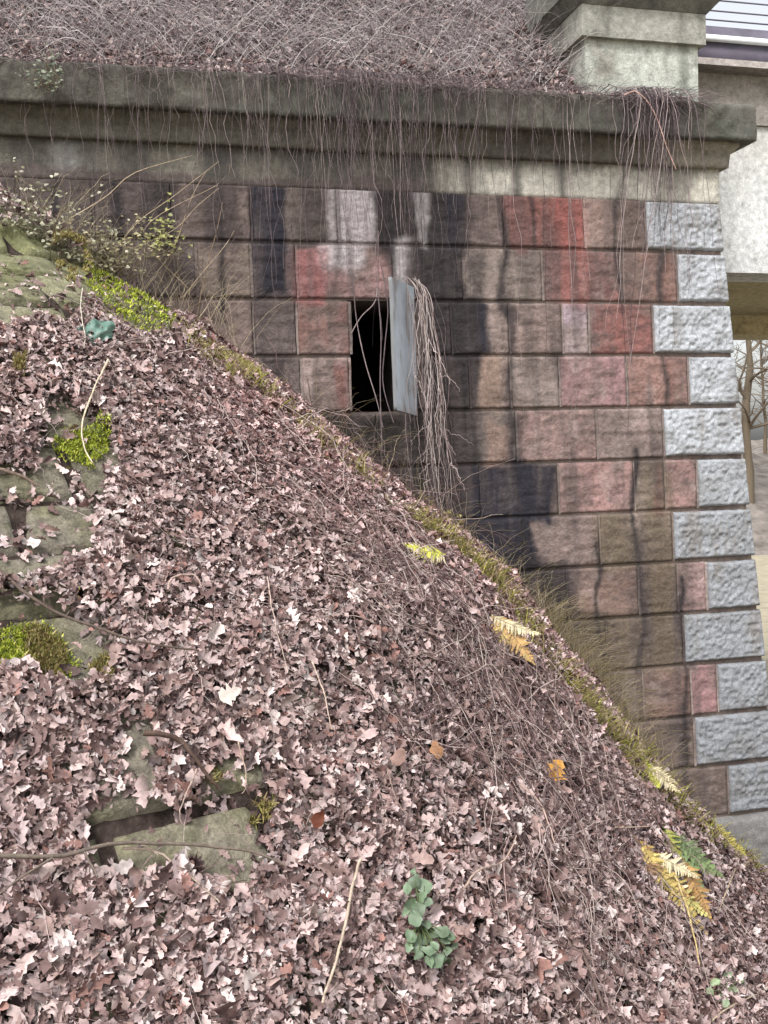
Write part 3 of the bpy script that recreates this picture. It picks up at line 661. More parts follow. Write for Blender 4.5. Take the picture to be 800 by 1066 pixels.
# crumbled leaf fragments between the whole leaves
n0 = 260000; X = RNG.uniform(-2.0, 6.4, n0); Y = RNG.uniform(1.7, 7.25, n0); P = np.stack([X, Y, ground_z(X, Y)], 1)
keep = in_view(P, 260) & (Y < wall_y(P[:, 2])-.03) & (bare(X, Y) < .2+.5*RNG.random(n0)**3) & ~((P[:, 2] > 1.15) & (Y > wall_y(0)-1.0) & (X < .25)); P = P[keep]; n = len(P)
N = ground_n(P[:, 0], P[:, 1]); drift = fbm(P, 5, 3, 197); P += N*(RNG.uniform(-.03, .03, n)+.05*(drift-.4))[:, None]
T = RNG.normal(0, 1, (n, 3)); Nn = N+RNG.normal(0, .45, (n, 3)); Nn /= np.linalg.norm(Nn, axis=1, keepdims=True); T -= (T*Nn).sum(1, keepdims=True)*Nn; T /= np.linalg.norm(T, axis=1, keepdims=True); B = np.cross(Nn, T)
sz = RNG.uniform(.006, .022, n)[:, None]; asp = RNG.uniform(.3, .9, (n, 1))
V = np.stack([P-T*sz-B*sz*asp*.4, P+B*sz*asp*-.9, P+T*sz, P+B*sz*asp+Nn*sz*RNG.uniform(-.5, .5, (n, 1))], 1).reshape(-1, 3)
cc = leaf_cols(n)*RNG.uniform(.65, 1.0, (n, 1))
tag(mk('leaf_crumbs', V, np.arange(n*4).reshape(-1, 4), M['leaf'], col=np.repeat(cc, 4, 0)), 'crumbled leaf fragments filling the gaps between the fallen leaves', 'leaves', kind='stuff')

# ------------------------------------------------------------------ thin dry stems over the slope
def arcs(n, xf, length, rise, rad, M_=9, rng=RNG, down=None, wig=.03, nrm=None, lift=None):
    """n arching stems rooted at points xf (n,3) with direction field"""
    a = rng.uniform(0, 2*math.pi, n); D = np.stack([np.cos(a), np.sin(a), rng.uniform(-.2, .5, n)], 1)
    if down is not None: D = D*.6+down
    if nrm is not None:
        D = rng.normal(0, 1, (n, 3)); D -= (D*nrm).sum(1, keepdims=True)*nrm; D /= np.linalg.norm(D, axis=1, keepdims=True); D = D+nrm*(rng.uniform(-.05, .16, (n, 1)) if lift is None else lift)
    D /= np.linalg.norm(D, axis=1, keepdims=True)
    L = rng.uniform(length[0], length[1], n); t = np.linspace(0, 1, M_)
    Q = xf[:, None] + D[:, None]*(L[:, None]*t)[..., None]
    hgt = (rise*L[:, None]*np.sin(t*math.pi*rng.uniform(.7, 1.2, (n, 1))))[..., None]; Q += hgt*(np.array([0, 0, 1.]) if nrm is None else nrm[:, None])
    Q += np.cumsum(rng.normal(0, 1, (n, M_, 3)), 1)*wig*L[:, None, None]*.25
    return Q, rng.uniform(rad[0], rad[1], n)[:, None]*np.linspace(1, .45, M_)
STEMC = np.array([lin(c) for c in ((162, 138, 134), (128, 104, 102), (196, 178, 172), (100, 80, 80))])
def settle(Q, lo=.012):
    Z = (ground_z(Q[..., 0].ravel(), Q[..., 1].ravel())+lo).reshape(Q.shape[:2])
    Q[..., 2] = np.maximum(Q[..., 2], Z)
    Q[..., 1] = np.minimum(Q[..., 1], wall_y(Q[..., 2])-.05)
    return Q
def stem_stuff(name, Q, r, label, sides=3, cols=None):
    V, Fq = tubes(Q, r, sides); n = len(Q); k = len(V)//n
    c = (STEMC if cols is None else cols)[RNG.integers(0, len(STEMC if cols is None else cols), n)]*RNG.uniform(.7, 1.15, (n, 1))
    return tag(mk(name, V, Fq, M['stem'], col=np.repeat(c, k, 0)), label, 'stems', kind='stuff')
path = np.array([on_wall(*p) for p in [(300, 432), (370, 490), (440, 548), (500, 592), (560, 672), (620, 752), (680, 822)]])
TANGLE = [(gpoly([(395, 590), (450, 610), (520, 672), (580, 750), (640, 830), (690, 905), (640, 930), (540, 880), (450, 790), (400, 690)]), 620), (gpoly([(300, 470), (350, 505), (430, 570), (470, 640), (400, 650), (330, 560)]), 130), (gpoly([(560, 880), (650, 930), (640, 1066), (540, 1000)]), 130), (gpoly([(150, 360), (210, 390), (280, 450), (240, 500), (160, 440)]), 50)]
Xs, Ys = [], []
for poly, m in TANGLE:
    p = np.array(poly); x = RNG.uniform(p[:, 0].min(), p[:, 0].max(), m*12); y = RNG.uniform(p[:, 1].min(), p[:, 1].max(), m*12); k = np.nonzero(inpoly(x, y, poly))[0][:m]; Xs.append(x[k]+RNG.normal(0, .16, len(k))); Ys.append(np.minimum(y[k]+RNG.normal(0, .16, len(k)), DW-.3))
ti = RNG.uniform(.0, 2.6, 260); k = ti.astype(int); base = path[k]*(1-(ti-k)[:, None])+path[k+1]*(ti-k)[:, None]
nearw = np.r_[np.zeros(sum(map(len, Xs)), bool), np.ones(260, bool)]
Xs = np.concatenate(Xs+[base[:, 0]]); Ys = np.concatenate(Ys+[base[:, 1]-.06-np.abs(RNG.normal(0, .15, 260))]); n = len(Xs)
roots = np.stack([Xs, Ys, ground_z(Xs, Ys)+.03], 1)
Q, r = arcs(n, roots, (.15, .7), .06, (.0013, .0036), wig=.09, nrm=ground_n(Xs, Ys), lift=np.where(nearw, RNG.uniform(.0, .7, n), RNG.uniform(-.04, .14, n))[:, None])
hit = (Q[..., 1] > wall_y(Q[..., 2])-.06); ok = ~(hit.sum(1) > 0); Q, r, nearw = Q[ok], r[ok], nearw[ok]; n = len(Q); Q = settle(Q, RNG.uniform(.015, .085, (n, 1)).repeat(Q.shape[1], 1).ravel())
stem_stuff('dry_bramble_stems', Q, r, 'tangle of thin dry bramble stems over the leaves along the wall foot')
n = 2600; Xs = RNG.uniform(-.8, 5.6, n); Ys = RNG.uniform(2.4, 7., n); roots = np.stack([Xs, Ys, ground_z(Xs, Ys)+.03], 1); roots = roots[in_view(roots) & (bare(Xs, Ys) < .5)]
Q, r = arcs(len(roots), roots, (.08, .36), .06, (.0008, .0022), wig=.09, nrm=ground_n(roots[:, 0], roots[:, 1])); ok = ~((Q[..., 1] > wall_y(Q[..., 2])-.06).any(1)); Q, r = Q[ok], r[ok]; Q = settle(Q, RNG.uniform(.02, .07, (len(Q), 1)).repeat(Q.shape[1], 1).ravel())
stem_stuff('loose_twigs', Q, r, 'thin loose twigs strewn among the fallen leaves')
# pale grass leaning out against the wall
n = 1290; ti = np.concatenate([RNG.normal(4.5, .6, 1200), RNG.uniform(0, 2.6, 90)]); ti = np.clip(ti, 0, 5.99); k = ti.astype(int); base = path[k]*(1-(ti-k)[:, None])+path[k+1]*(ti-k)[:, None]
roots = base+np.stack([RNG.normal(0, .06, n), -np.abs(RNG.normal(.0, .14, n))-.14, RNG.uniform(-.02, .03, n)], 1)
roots[:, 2] = ground_z(roots[:, 0], roots[:, 1])+.02
Q, r = arcs(n, roots, (.12, .46), .14, (.0008, .0018), down=np.array([.5, -.2, .5]), wig=.07); ok = ~((Q[..., 1] > wall_y(Q[..., 2])-.03).any(1)); Q, r = settle(Q[ok]), r[ok]
stem_stuff('dry_grass', Q, r, 'pale dry grass blades leaning from the slope edge against the wall', cols=np.array([lin(c) for c in ((176, 160, 124), (140, 128, 88), (196, 180, 150))]))

# ragged tufts along the edge of the slope
TQ, TR = [], []
for px, py, m in ((290, 418, 50), (330, 452, 60), (372, 488, 50), (436, 545, 90), (455, 556, 130), (478, 572, 150), (500, 590, 130), (520, 612, 120), (538, 640, 120), (552, 664, 70), (585, 705, 80), (606, 730, 120), (622, 750, 150), (640, 770, 150), (655, 792, 80), (680, 808, 110), (700, 828, 110), (716, 846, 70), (748, 872, 90), (772, 892, 70), (212, 362, 50), (250, 392, 60)):
    o = gp_(px, py+6); m = int(m*1.3)
    rt = o+np.stack([RNG.normal(0, .07, m), RNG.normal(0, .06, m), np.zeros(m)], 1); rt[:, 2] = ground_z(rt[:, 0], rt[:, 1])
    q, r = arcs(m, rt, (.05, .16), .10, (.0016, .0040), down=np.array([.05, -.45, .45]), M_=7, wig=.06); q[..., 1] = np.minimum(q[..., 1], wall_y(q[..., 2])-.03-RNG.uniform(0, .06, (m, 1))); TQ.append(q); TR.append(r)
n = 4200; mm = np.array(MOUNDS)[[0, 1, 2, 3, 4, 5, 6, 7, 8, 9, 10, 11]]; j = RNG.choice(12, n, p=np.array([.3, 1.3, 1.8, 1.6, 1, 1, 1, 1.8, .8, 1.2, .7, .9])/13.4)
X = mm[j, 0]+RNG.normal(0, .10, n); Y = np.minimum(mm[j, 1]+RNG.normal(-.02, .08, n), DW-.05); P = np.stack([X, Y, ground_z(X, Y)+.02+np.abs(RNG.normal(0, .035, n))], 1); P[:, 1] = np.minimum(P[:, 1], wall_y(P[:, 2])-.03)
cc = np.array([lin(c) for c in ((168, 162, 84), (196, 184, 108), (140, 140, 72), (210, 196, 140), (120, 116, 66), (168, 140, 110))]); cc = cc[RNG.integers(0, 6, n)]*RNG.uniform(.65, 1.15, (n, 1))
V, Fq, C = leaf_mesh(P, np.broadcast_to([.1, -.6, .6], (n, 3)), RNG.uniform(.012, .036, n), cc, 1.6, False)
tag(mk('low_foliage', V, Fq, M['leaf'], col=C), 'small yellow-green leaves matted along the edge of the slope', 'foliage', kind='stuff')
stem_stuff('grass_tufts', np.concatenate(TQ), np.concatenate(TR), 'ragged yellow-green grass tufts along the edge of the slope', cols=np.array([lin(c) for c in ((176, 170, 88), (150, 150, 72), (196, 186, 120), (128, 122, 70), (168, 148, 112))]))

# ------------------------------------------------------------------ upper bank above the coping
BX1 = px0+.25
def ubank(X, Y):
    z = zc1-.03 + np.clip(Y-(YF-.05), 0, 9)*.95
    z = z + (fbm(np.stack([X, Y, X*0], 1), 1.5, 3, 201)-.5)*.25*sstep(0, .5, Y-YF)
    return z - sstep(px1-.35, px1-.05, X)*np.clip(Y-YF, 0, 9)*.9
V, Fq = grid_sheet(np.arange(-6, px1+.01, .07), np.arange(YF-.06, YF+6.5, .07), ubank)
tag(mk('upper_bank', V, Fq, M['soil'], smooth=True), None, None, kind='structure')
n = 10000; X = RNG.uniform(-2.4, px1-.2, n); Y = YF-.17+np.abs(RNG.normal(0, 1.0, n)); P = np.stack([X, Y, np.where(Y < YF-.05, zc1+.005, ubank(X, Y))], 1)
kp = ~((X > px0-.03) & (Y > YP-.1) & (Y < YP+PD+.03)) & (Y < YF+4); P = P[kp]; n = len(P)
P[:, 2] += RNG.uniform(0, .07, n)*sstep(-.2, .1, P[:, 1]-YF+.05)
V, Fq, C = leaf_mesh(P, np.broadcast_to([0, -.5, .85], (n, 3)), RNG.uniform(.04, .08, n), leaf_cols(n), 1.3)
tag(mk('bank_leaves', V, Fq, M['leaf'], col=C), 'brown leaves caught along the top of the coping', 'leaves', kind='stuff')
n = 9500; X = RNG.uniform(-2.6, px1-.25, n); Y = YF+np.abs(RNG.normal(0, 1.2, n))+.02; kq = ~((X > px0-.12) & (Y < YP+PD+.1)); X, Y = X[kq], Y[kq]; n = len(X); roots = np.stack([X, Y, ubank(X, Y)], 1)
Q, r = arcs(n, roots, (.12, .8), .15, (.0011, .0034), down=np.array([.0, -.1, .16]), wig=.08); Q[..., 1] = np.maximum(Q[..., 1], YF-.15)
Q[..., 2] = np.maximum(Q[..., 2], zc1+.01)
stem_stuff('bank_brambles', Q, r, 'grey tangle of dry bramble stems covering the bank above the coping', cols=np.array([lin(c) for c in ((200, 189, 190), (163, 152, 154), (224, 217, 215), (117, 107, 110))]))

# ------------------------------------------------------------------ creepers hanging over the coping
def hang(n, xs, lens, rad, start_y=.1, sway=.05, M_=16, out=(.215, .30)):
    t = np.linspace(0, 1, M_); Q = np.zeros((n, M_, 3)); L = lens[0]+(lens[1]-lens[0])*RNG.beta(1.0, 2.6, n)
    o = RNG.uniform(out[0], out[1], n)
    s = t*(L+.35)[:, None]                                      # arclength: .35 over the edge first
    over = np.minimum(s/.35, 1); drop = np.maximum(s-.30, 0)
    Q[..., 0] = xs[:, None] + RNG.normal(0, sway, (n, 1))*drop + np.cumsum(RNG.normal(0, 1, (n, M_)), 1)*RNG.uniform(.004, .022, (n, 1))
    Q[..., 1] = YF - (o[:, None]*over - start_y*(1-over)) + RNG.normal(0, .004, (n, M_)) + np.minimum(drop*.10, .1)*RNG.uniform(0, 1, (n, 1))
    Q[..., 2] = zc1+.03+.05*np.sin(over*math.pi)-drop
    return Q, RNG.uniform(rad[0], rad[1], n)[:, None]*np.linspace(1.1, .5, M_)
HC = np.array([lin(c) for c in ((134, 118, 122), (106, 92, 97), (170, 154, 153), (76, 66, 70))])
xs = np.concatenate([RNG.uniform(-.6, px0, 190), RNG.normal(2.0, .5, 200), RNG.normal(1.0, .5, 70), RNG.normal(1.72, .12, 60)])
Q, r = hang(len(xs), xs, (.1, 2.1), (.0008, .0022), sway=.09); stem_stuff('hanging_stems', Q, r, 'thin bare creeper strands hanging over the coping down the wall', cols=HC)
n = 1100; X = np.concatenate([RNG.uniform(-.9, px1-.1, 700), RNG.normal(4.0, .25, 150), RNG.normal(2.0, .6, 250)]); roots = np.stack([X, YF-.19+RNG.normal(0, .04, n), zc1+RNG.normal(.0, .025, n)], 1)
Q, r = arcs(n, roots, (.06, .34), .08, (.0010, .0026), down=np.array([0, -.25, -.22]), wig=.09); Q[..., 1] = np.where(Q[..., 2] < zc1+.01, np.minimum(Q[..., 1], YF-.215), Q[..., 1])
stem_stuff('edge_twigs', Q, r, 'ragged short twigs overhanging the coping edge', cols=np.array([lin(c) for c in ((170, 156, 156), (130, 116, 118), (100, 88, 90))]))
xs = np.array([float(on_wall(p, 250)[0]) for p in (303, 524, 556, 585, 642, 585, 640, 398, 412)]); Q, r = hang(len(xs), xs, (1.9, 3.2), (.0020, .0032), sway=.012); stem_stuff('long_strands', Q, r, 'few long single creeper strands reaching far down the red stones', cols=HC)
def creeper(name, label, Q, r, cols, cat='creeper'):
    V, Fq = tubes(Q, r, 4); n = len(Q); k = len(V)//n; c = cols[RNG.integers(0, len(cols), n)]*RNG.uniform(.75, 1.15, (n, 1))
    return tag(mk(name, V, Fq, M['stem'], col=np.repeat(c, k, 0), loc=tuple(Q[0, 0])), label, cat)
xs = RNG.normal(float(on_wall(664, 120)[0])-.02, .13, 95); Q, r = hang(95, xs, (.2, 2.4), (.0011, .0032), sway=.10, out=(.21, .36)); 
creeper('hanging_creeper', 'dark bunch of creeper hanging over the coping below the pedestal', Q, r, HC)
# the pale bundle beside the hatch
main = np.array([on_wall(426, 262, -.30), on_wall(429, 290, -.40), on_wall(438, 306, -.40), on_wall(443, 342, -.36), on_wall(447, 395, -.34), on_wall(450, 440, -.33), on_wall(456, 490, -.32), on_wall(464, 532, -.26), on_wall(472, 560, -.24)])
Qs = []
for k in range(34):
    wv = np.cumsum(RNG.normal(0, .022, (len(main), 3)), 0)*np.array([1, .6, .35]); wv -= wv[:1]
    sp = RNG.normal(0, 1, 3)*np.array([.062, .06, .03])
    sw = np.array([.25, .2, .35, .7, .85, .7, .7, .9, 1.5])[:, None]
    c = main+sp*sw+wv*.8; a = int(RNG.choice([1, 1, 1, 2, 2, 3, 4])); b = len(main)-int(RNG.choice([0, 0, 0, 1, 1, 2, 3]))
    if b-a < 3: b = a+3
    c[:, 0] += np.sin(np.linspace(0, 1, len(main))*math.pi)*max(0, RNG.normal(.012, .03))
    q = resample(c[a:b], 40); q[:, :2] += (np.sin(np.linspace(0, RNG.uniform(4, 12), 40)+RNG.uniform(0, 6))*RNG.uniform(.006, .030))[:, None]*np.array([1, .5])
    q += np.cumsum(RNG.normal(0, .0042, q.shape), 0); Qs.append(q)
for k in range(40):                                             # side twigs
    q0 = Qs[int(RNG.integers(0, 34))]; j = int(RNG.integers(12, 38)); d = np.array([RNG.normal(0, .5), -.1, RNG.uniform(-1, -.1)]); d /= np.linalg.norm(d)
    t = np.linspace(0, 1, 40)[:, None]; Qs.append(q0[j]+d*t*RNG.uniform(.08, .3)+np.array([0, 0, -.06])*t*t+np.cumsum(RNG.normal(0, .003, (40, 3)), 0))
creeper('dead_creeper', 'pale bundle of dead creeper stems drooping beside the open hatch', np.array(Qs), RNG.uniform(.0010, .0029, (74, 1))*np.linspace(1.15, .5, 40), np.array([lin(c) for c in ((204, 188, 184), (170, 152, 149), (224, 210, 205), (130, 112, 112))]))
# strands across the opening
Q = np.array([resample([on_wall(*a, o) for a, o in (((368, 290), -.2), ((371, 330), -.06), ((380, 375), -.06), ((392, 415), -.08), ((399, 445), -.05))], 20),
              resample([on_wall(*a, o) for a, o in (((396, 270), -.22), ((404, 318), -.12), ((401, 360), -.1), ((399, 400), -.1), ((410, 440), -.08))], 20),
              resample([on_wall(*a, o) for a, o in (((394, 240), -.22), ((394, 300), -.12), ((397, 350), -.12), ((396, 398), -.12), ((398, 470), -.1))], 20),
              resample([on_wall(*a, o) for a, o in (((366, 347), -.04), ((376, 330), -.06), ((388, 318), -.08), ((392, 310), -.1), ((393, 300), -.1))], 20)])
creeper('creeper_strands', 'few thin creeper strands crossing the dark hatch opening', Q, np.full((4, 20), .0042), HC[[0, 2]])
# a paler arching stem over the coping corner
Q = np.array([resample([on_plane(*a, YF-.32) for a in ((650, 99), (662, 95), (676, 108), (686, 128), (694, 152), (704, 176))], 18)])
creeper('arching_stem', 'single pale stem arching off the coping right of the dark bunch', Q, np.full((1, 18), .0055)*np.linspace(1, .5, 18), np.array([lin((206, 170, 158))]))

# ------------------------------------------------------------------ sticks on the slope
def gp(px, py, up=.03):
    q = ground_hit(px, py); d = ray(px, py); d = d/np.linalg.norm(d)
    return q - d*up*1.6
def stick(pts, rad, col, label, up=.04, side=(), name='stick', cat='stick', sides=8, tip=.5):
    c = resample([gp(x, y, up) for x, y in pts], 26); c += np.cumsum(RNG.normal(0, .0014, c.shape), 0)
    V, Fq = tubes(c[None], (np.linspace(1, tip, 26)*rad*(1+RNG.normal(0, .05, 26)))[None], sides)
    g_ = Geo(); g_.add(V, Fq, lin(col))
    for s in side:
        c2 = resample([gp(x, y, up) for x, y in s], 14); V, Fq = tubes(c2[None], np.linspace(rad*.6, rad*.25, 14)[None], 6); g_.add(V, Fq, lin(col))
    return tag(g_.build(name, M['bark'], smooth=True, loc=tuple(c[0])), label, cat)
stick([(-20, 892), (60, 892), (90, 886), (130, 879), (200, 880), (262, 888), (296, 902)], .0085, (116, 104, 94), 'long grey branch lying across the bare stones low on the slope', .07, [[(88, 887), (102, 912)], [(55, 893), (20, 915), (-5, 935)]], name='branch', cat='branch')
stick([(-10, 582), (28, 618), (60, 640), (92, 652), (145, 670), (206, 678)], .0075, (98, 84, 76), 'dark branch sloping down above the mossy stone edge', .06, name='branch', cat='branch')
stick([(376, 893), (362, 940), (349, 1000), (338, 1040)], .006, (190, 172, 154), 'straight pale stick lying below centre among the leaves', .06, tip=.8)
stick([(113, 375), (96, 408), (85, 438), (86, 462), (96, 480)], .0055, (214, 198, 172), 'pale curved stem ending in the small moss tuft', .08)
stick([(-8, 487), (18, 494), (42, 506)], .009, (128, 110, 98), 'short thick stick at the photo\'s left edge on bare slabs', .05)
stick([(128, 884), (160, 888), (190, 908), (231, 942)], .005, (170, 152, 138), 'pale forked stick just below the long grey branch', .05, [[(165, 890), (150, 880), (140, 886)]])
stick([(566, 905), (590, 950), (616, 1010), (640, 1070)], .0075, (110, 92, 86), 'dark straight stick at the lower right among leaves', .06, tip=.8)
stick([(541, 816), (562, 838), (570, 858), (577, 882)], .005, (196, 170, 158), 'short pale twig just below the orange leaf', .07)
stick([(482, 924), (497, 905), (519, 896), (530, 884), (535, 868)], .005, (186, 162, 148), 'pale curved twig to the right of the green plant', .06)
stick([(175, 615), (178, 604), (190, 598), (203, 600), (212, 612)], .006, (176, 152, 144), 'small arched twig above the dark hollow in the leaves', .06)
stick([(703, 912), (716, 942), (724, 975), (731, 1006)], .006, (196, 174, 122), 'yellowish stem hanging beside the yellow fern fronds', .1)
stick([(738, 1066), (765, 1045), (802, 1026)], .004, (188, 170, 146), 'pale stem crossing the bottom right corner', .06)
stick([(640, 862), (680, 861), (722, 857)], .004, (190, 168, 152), 'thin level twig above the green fern', .08)
stick([(748, 950), (765, 905), (781, 868)], .0038, (180, 160, 138), 'thin upright stem rising past the foot of the corner stones', .12)
stick([(150, 762), (170, 762), (190, 768), (205, 785), (222, 806), (232, 818)], .011, (88, 70, 62), 'dark bent root above the bare greenish stone', .06)
stick([(405, 800), (412, 830), (425, 850)], .004, (150, 128, 120), 'thin brown twig under the two broad leaves', .05)
stick([(86, 300), (84, 322), (87, 345), (86, 362)], .003, (214, 206, 190), 'thin white stem above the blue-green scrap', .06)
stick([(205, 800), (190, 850), (196, 862)], .004, (168, 148, 138), 'thin twig leaning over the bare greenish stone', .06)
stick([(248, 772), (256, 810), (252, 826)], .0032, (176, 156, 140), 'thin drooping stem with a dry flower head', .09)
stick([(522, 700), (528, 660), (545, 640)], .003, (170, 146, 134), 'thin twig rising beside the orange fern', .1)
stick([(278, 600), (283, 640), (296, 700)], .003, (190, 168, 156), 'thin pale twig in the middle of the reddish leaves', .06)
stick([(325, 690), (333, 715), (342, 760)], .0038, (196, 174, 160), 'pale twig below the middle of the leaf drift', .06)

# ------------------------------------------------------------------ single leaves that stand out
def one_leaf(px, py, size, col, label, lobes, name='fallen_leaf', up=.06, nrm=None, cat='leaf'):
    q = gp(px, py, up); rng = np.random.default_rng(int(px*7+py))
    N_ = (-ray(px, py)/np.linalg.norm(ray(px, py)) + ground_n(q[:1], q[1:2])[0])[None] if nrm is None else np.array([nrm])
    V, Fq, C = leaf_mesh(q[None], N_*2.0, np.array([size*(1 if lobes else .85)]), lin(col)[None]*.85, .35 if lobes else 1.1, lobes, rng, .95 if lobes else .7)
    return tag(mk(name, V, Fq, M['leaf'], col=C, loc=tuple(q)), label, cat)
one_leaf(580, 801, .115, (226, 168, 84), 'bright orange leaf lying on the brown stems', True)
one_leaf(414, 790, .10, (172, 140, 130), 'broad pale brown leaf, left of a pair', False)
one_leaf(455, 779, .10, (186, 140, 106), 'broad orange-brown leaf, right of the pair', False)
one_leaf(331, 853, .085, (112, 62, 44), 'dark red-brown leaf right of the bare stones', False)
one_leaf(240, 722, .09, (232, 218, 208), 'very pale leaf up the slope from the bent root', True)
sc_ = tag(empty('teal_scrap', tuple(gp(100, 345, .04))), 'crumpled blue-green scrap lying below the bright moss', 'scrap')
q = np.array(sc_.location); uu = np.cross(ray(100, 345), [0, 0, 1]); uu /= np.linalg.norm(uu); vv = np.array([0, .25, .97])
s, t = np.meshgrid(np.linspace(-.5, .5, 16), np.linspace(-.5, .5, 12), indexing='ij'); rg_ = (.55+.9*fbm(np.stack([s.ravel()*3, s.ravel()*0, t.ravel()*0], 1), 2, 3, 4))[:, None]; P = q+s.reshape(-1, 1)*.20*uu*(.75+.4*fbm(np.stack([t.ravel()*4, t.ravel()*0, t.ravel()*0], 1), 2, 2, 8))[:, None]+(t.reshape(-1, 1)*.13*rg_*(1-1.2*s.reshape(-1, 1)**2)+s.reshape(-1, 1)*.04)*vv
P += (fbm(P, 28, 3, 7)-.5)[:, None]*.09*np.array([.3, -1, .5]); i = np.arange(len(P)).reshape(16, 12)
mk('sheet', P, np.stack([i[:-1, :-1], i[1:, :-1], i[1:, 1:], i[:-1, 1:]], -1).reshape(-1, 4), M['green'], sc_, lin((104, 138, 126))*(.5+.8*fbm(P*np.array([1, 1, 4]), 14, 3, 9)[:, None]))

# ------------------------------------------------------------------ moss
def moss_patch(polys, n, cols, h, g_):
    for poly, dens in polys:
        pts = np.array(gpoly(poly)); lo, hi = pts.min(0)-.12, pts.max(0)+.12
        X = RNG.uniform(lo[0], hi[0], n*4); Y = RNG.uniform(lo[1], hi[1], n*4); w_ = np.stack([X, Y, X*0], 1); k = inpoly(X+(fbm(w_, 9, 4, 215)-.5)*.26+RNG.normal(0, .015, len(X)), Y+(fbm(w_, 9, 4, 217)-.5)*.26+RNG.normal(0, .015, len(X)), [tuple(p) for p in pts]); X, Y = X[k][:int(n*dens)], Y[k][:int(n*dens)]
        Z = ground_z(X, Y); P = np.stack([X, Y, Z], 1); N = ground_n(X, Y); pn = fbm(P, 8, 3, 211); k = pn > (.28 if h < .03 else .51); P, N, pn = P[k], N[k], pn[k]; m = len(P)
        if m == 0: continue
        D = N+RNG.normal(0, .5, (m, 3)); D /= np.linalg.norm(D, axis=1, keepdims=True); hh = h*(RNG.uniform(.4, 1, m)+1.2*(pn-.4)); B = np.cross(D, RNG.normal(0, 1, (m, 3))); B /= np.linalg.norm(B, axis=1, keepdims=True)
        P[:, 1] = np.minimum(P[:, 1], wall_y(P[:, 2])-.02); b = P+N*(.012+.05*np.maximum(fbm(P, 14, 2, 213)-.35, 0))[:, None]; wv = np.minimum(hh*.22, .005)
        V = np.stack([b-B*wv[:, None], b+B*wv[:, None], b+D*hh[:, None]], 1).reshape(-1, 3)
        c = cols[RNG.integers(0, len(cols), m)]*RNG.uniform(.6, 1.2, (m, 1)); g_.add(V, np.arange(m*3).reshape(-1, 3), np.repeat(c, 3, 0))
BM = np.array([lin(c) for c in ((206, 214, 84), (180, 196, 74), (222, 226, 116), (136, 152, 62), (112, 122, 60))]); DM = np.array([lin(c) for c in ((158, 152, 92), (182, 168, 110), (122, 120, 74), (206, 192, 136), (150, 128, 98))])
g_ = Geo()
moss_patch([([(84, 286), (112, 282), (150, 304), (186, 336), (170, 358), (148, 360), (118, 342), (90, 306)], 1.0)], 30000, BM, .026, g_)
moss_patch([([(72, 464), (98, 460), (108, 478), (88, 486)], 1)], 3500, BM, .02, g_)
moss_patch([([(-5, 690), (20, 664), (45, 650), (80, 676), (74, 690), (30, 700), (5, 708)], 1)], 9000, BM, .018, g_)
tag(g_.build('bright_moss', M['moss']), 'bright yellow-green moss growing in cushions on the slope edge and stones', 'moss', kind='stuff')
g_ = Geo()
moss_patch([([(60, 270), (84, 274), (92, 300), (80, 300)], .4), ([(0, 395), (24, 400), (24, 414), (-10, 418)], .5), ([(30, 660), (110, 690), (120, 715), (50, 718)], .5),
    ([(205, 850), (262, 826), (262, 850)], .3), ([(170, 330), (215, 365), (275, 410), (270, 425), (200, 372)], 1), ([(440, 545), (470, 560), (520, 598), (550, 640), (535, 640), (490, 600), (436, 560)], 2.2), ([(610, 735), (640, 752), (662, 792), (640, 785)], 1.6), ([(655, 790), (685, 800), (715, 840), (700, 846), (668, 815)], 1.3), ([(735, 865), (765, 880), (760, 890), (740, 880)], .8)], 11000, DM, .04, g_)
tag(g_.build('dull_moss', M['moss']), 'dull olive moss along the slope edge and on old slabs', 'moss', kind='stuff')

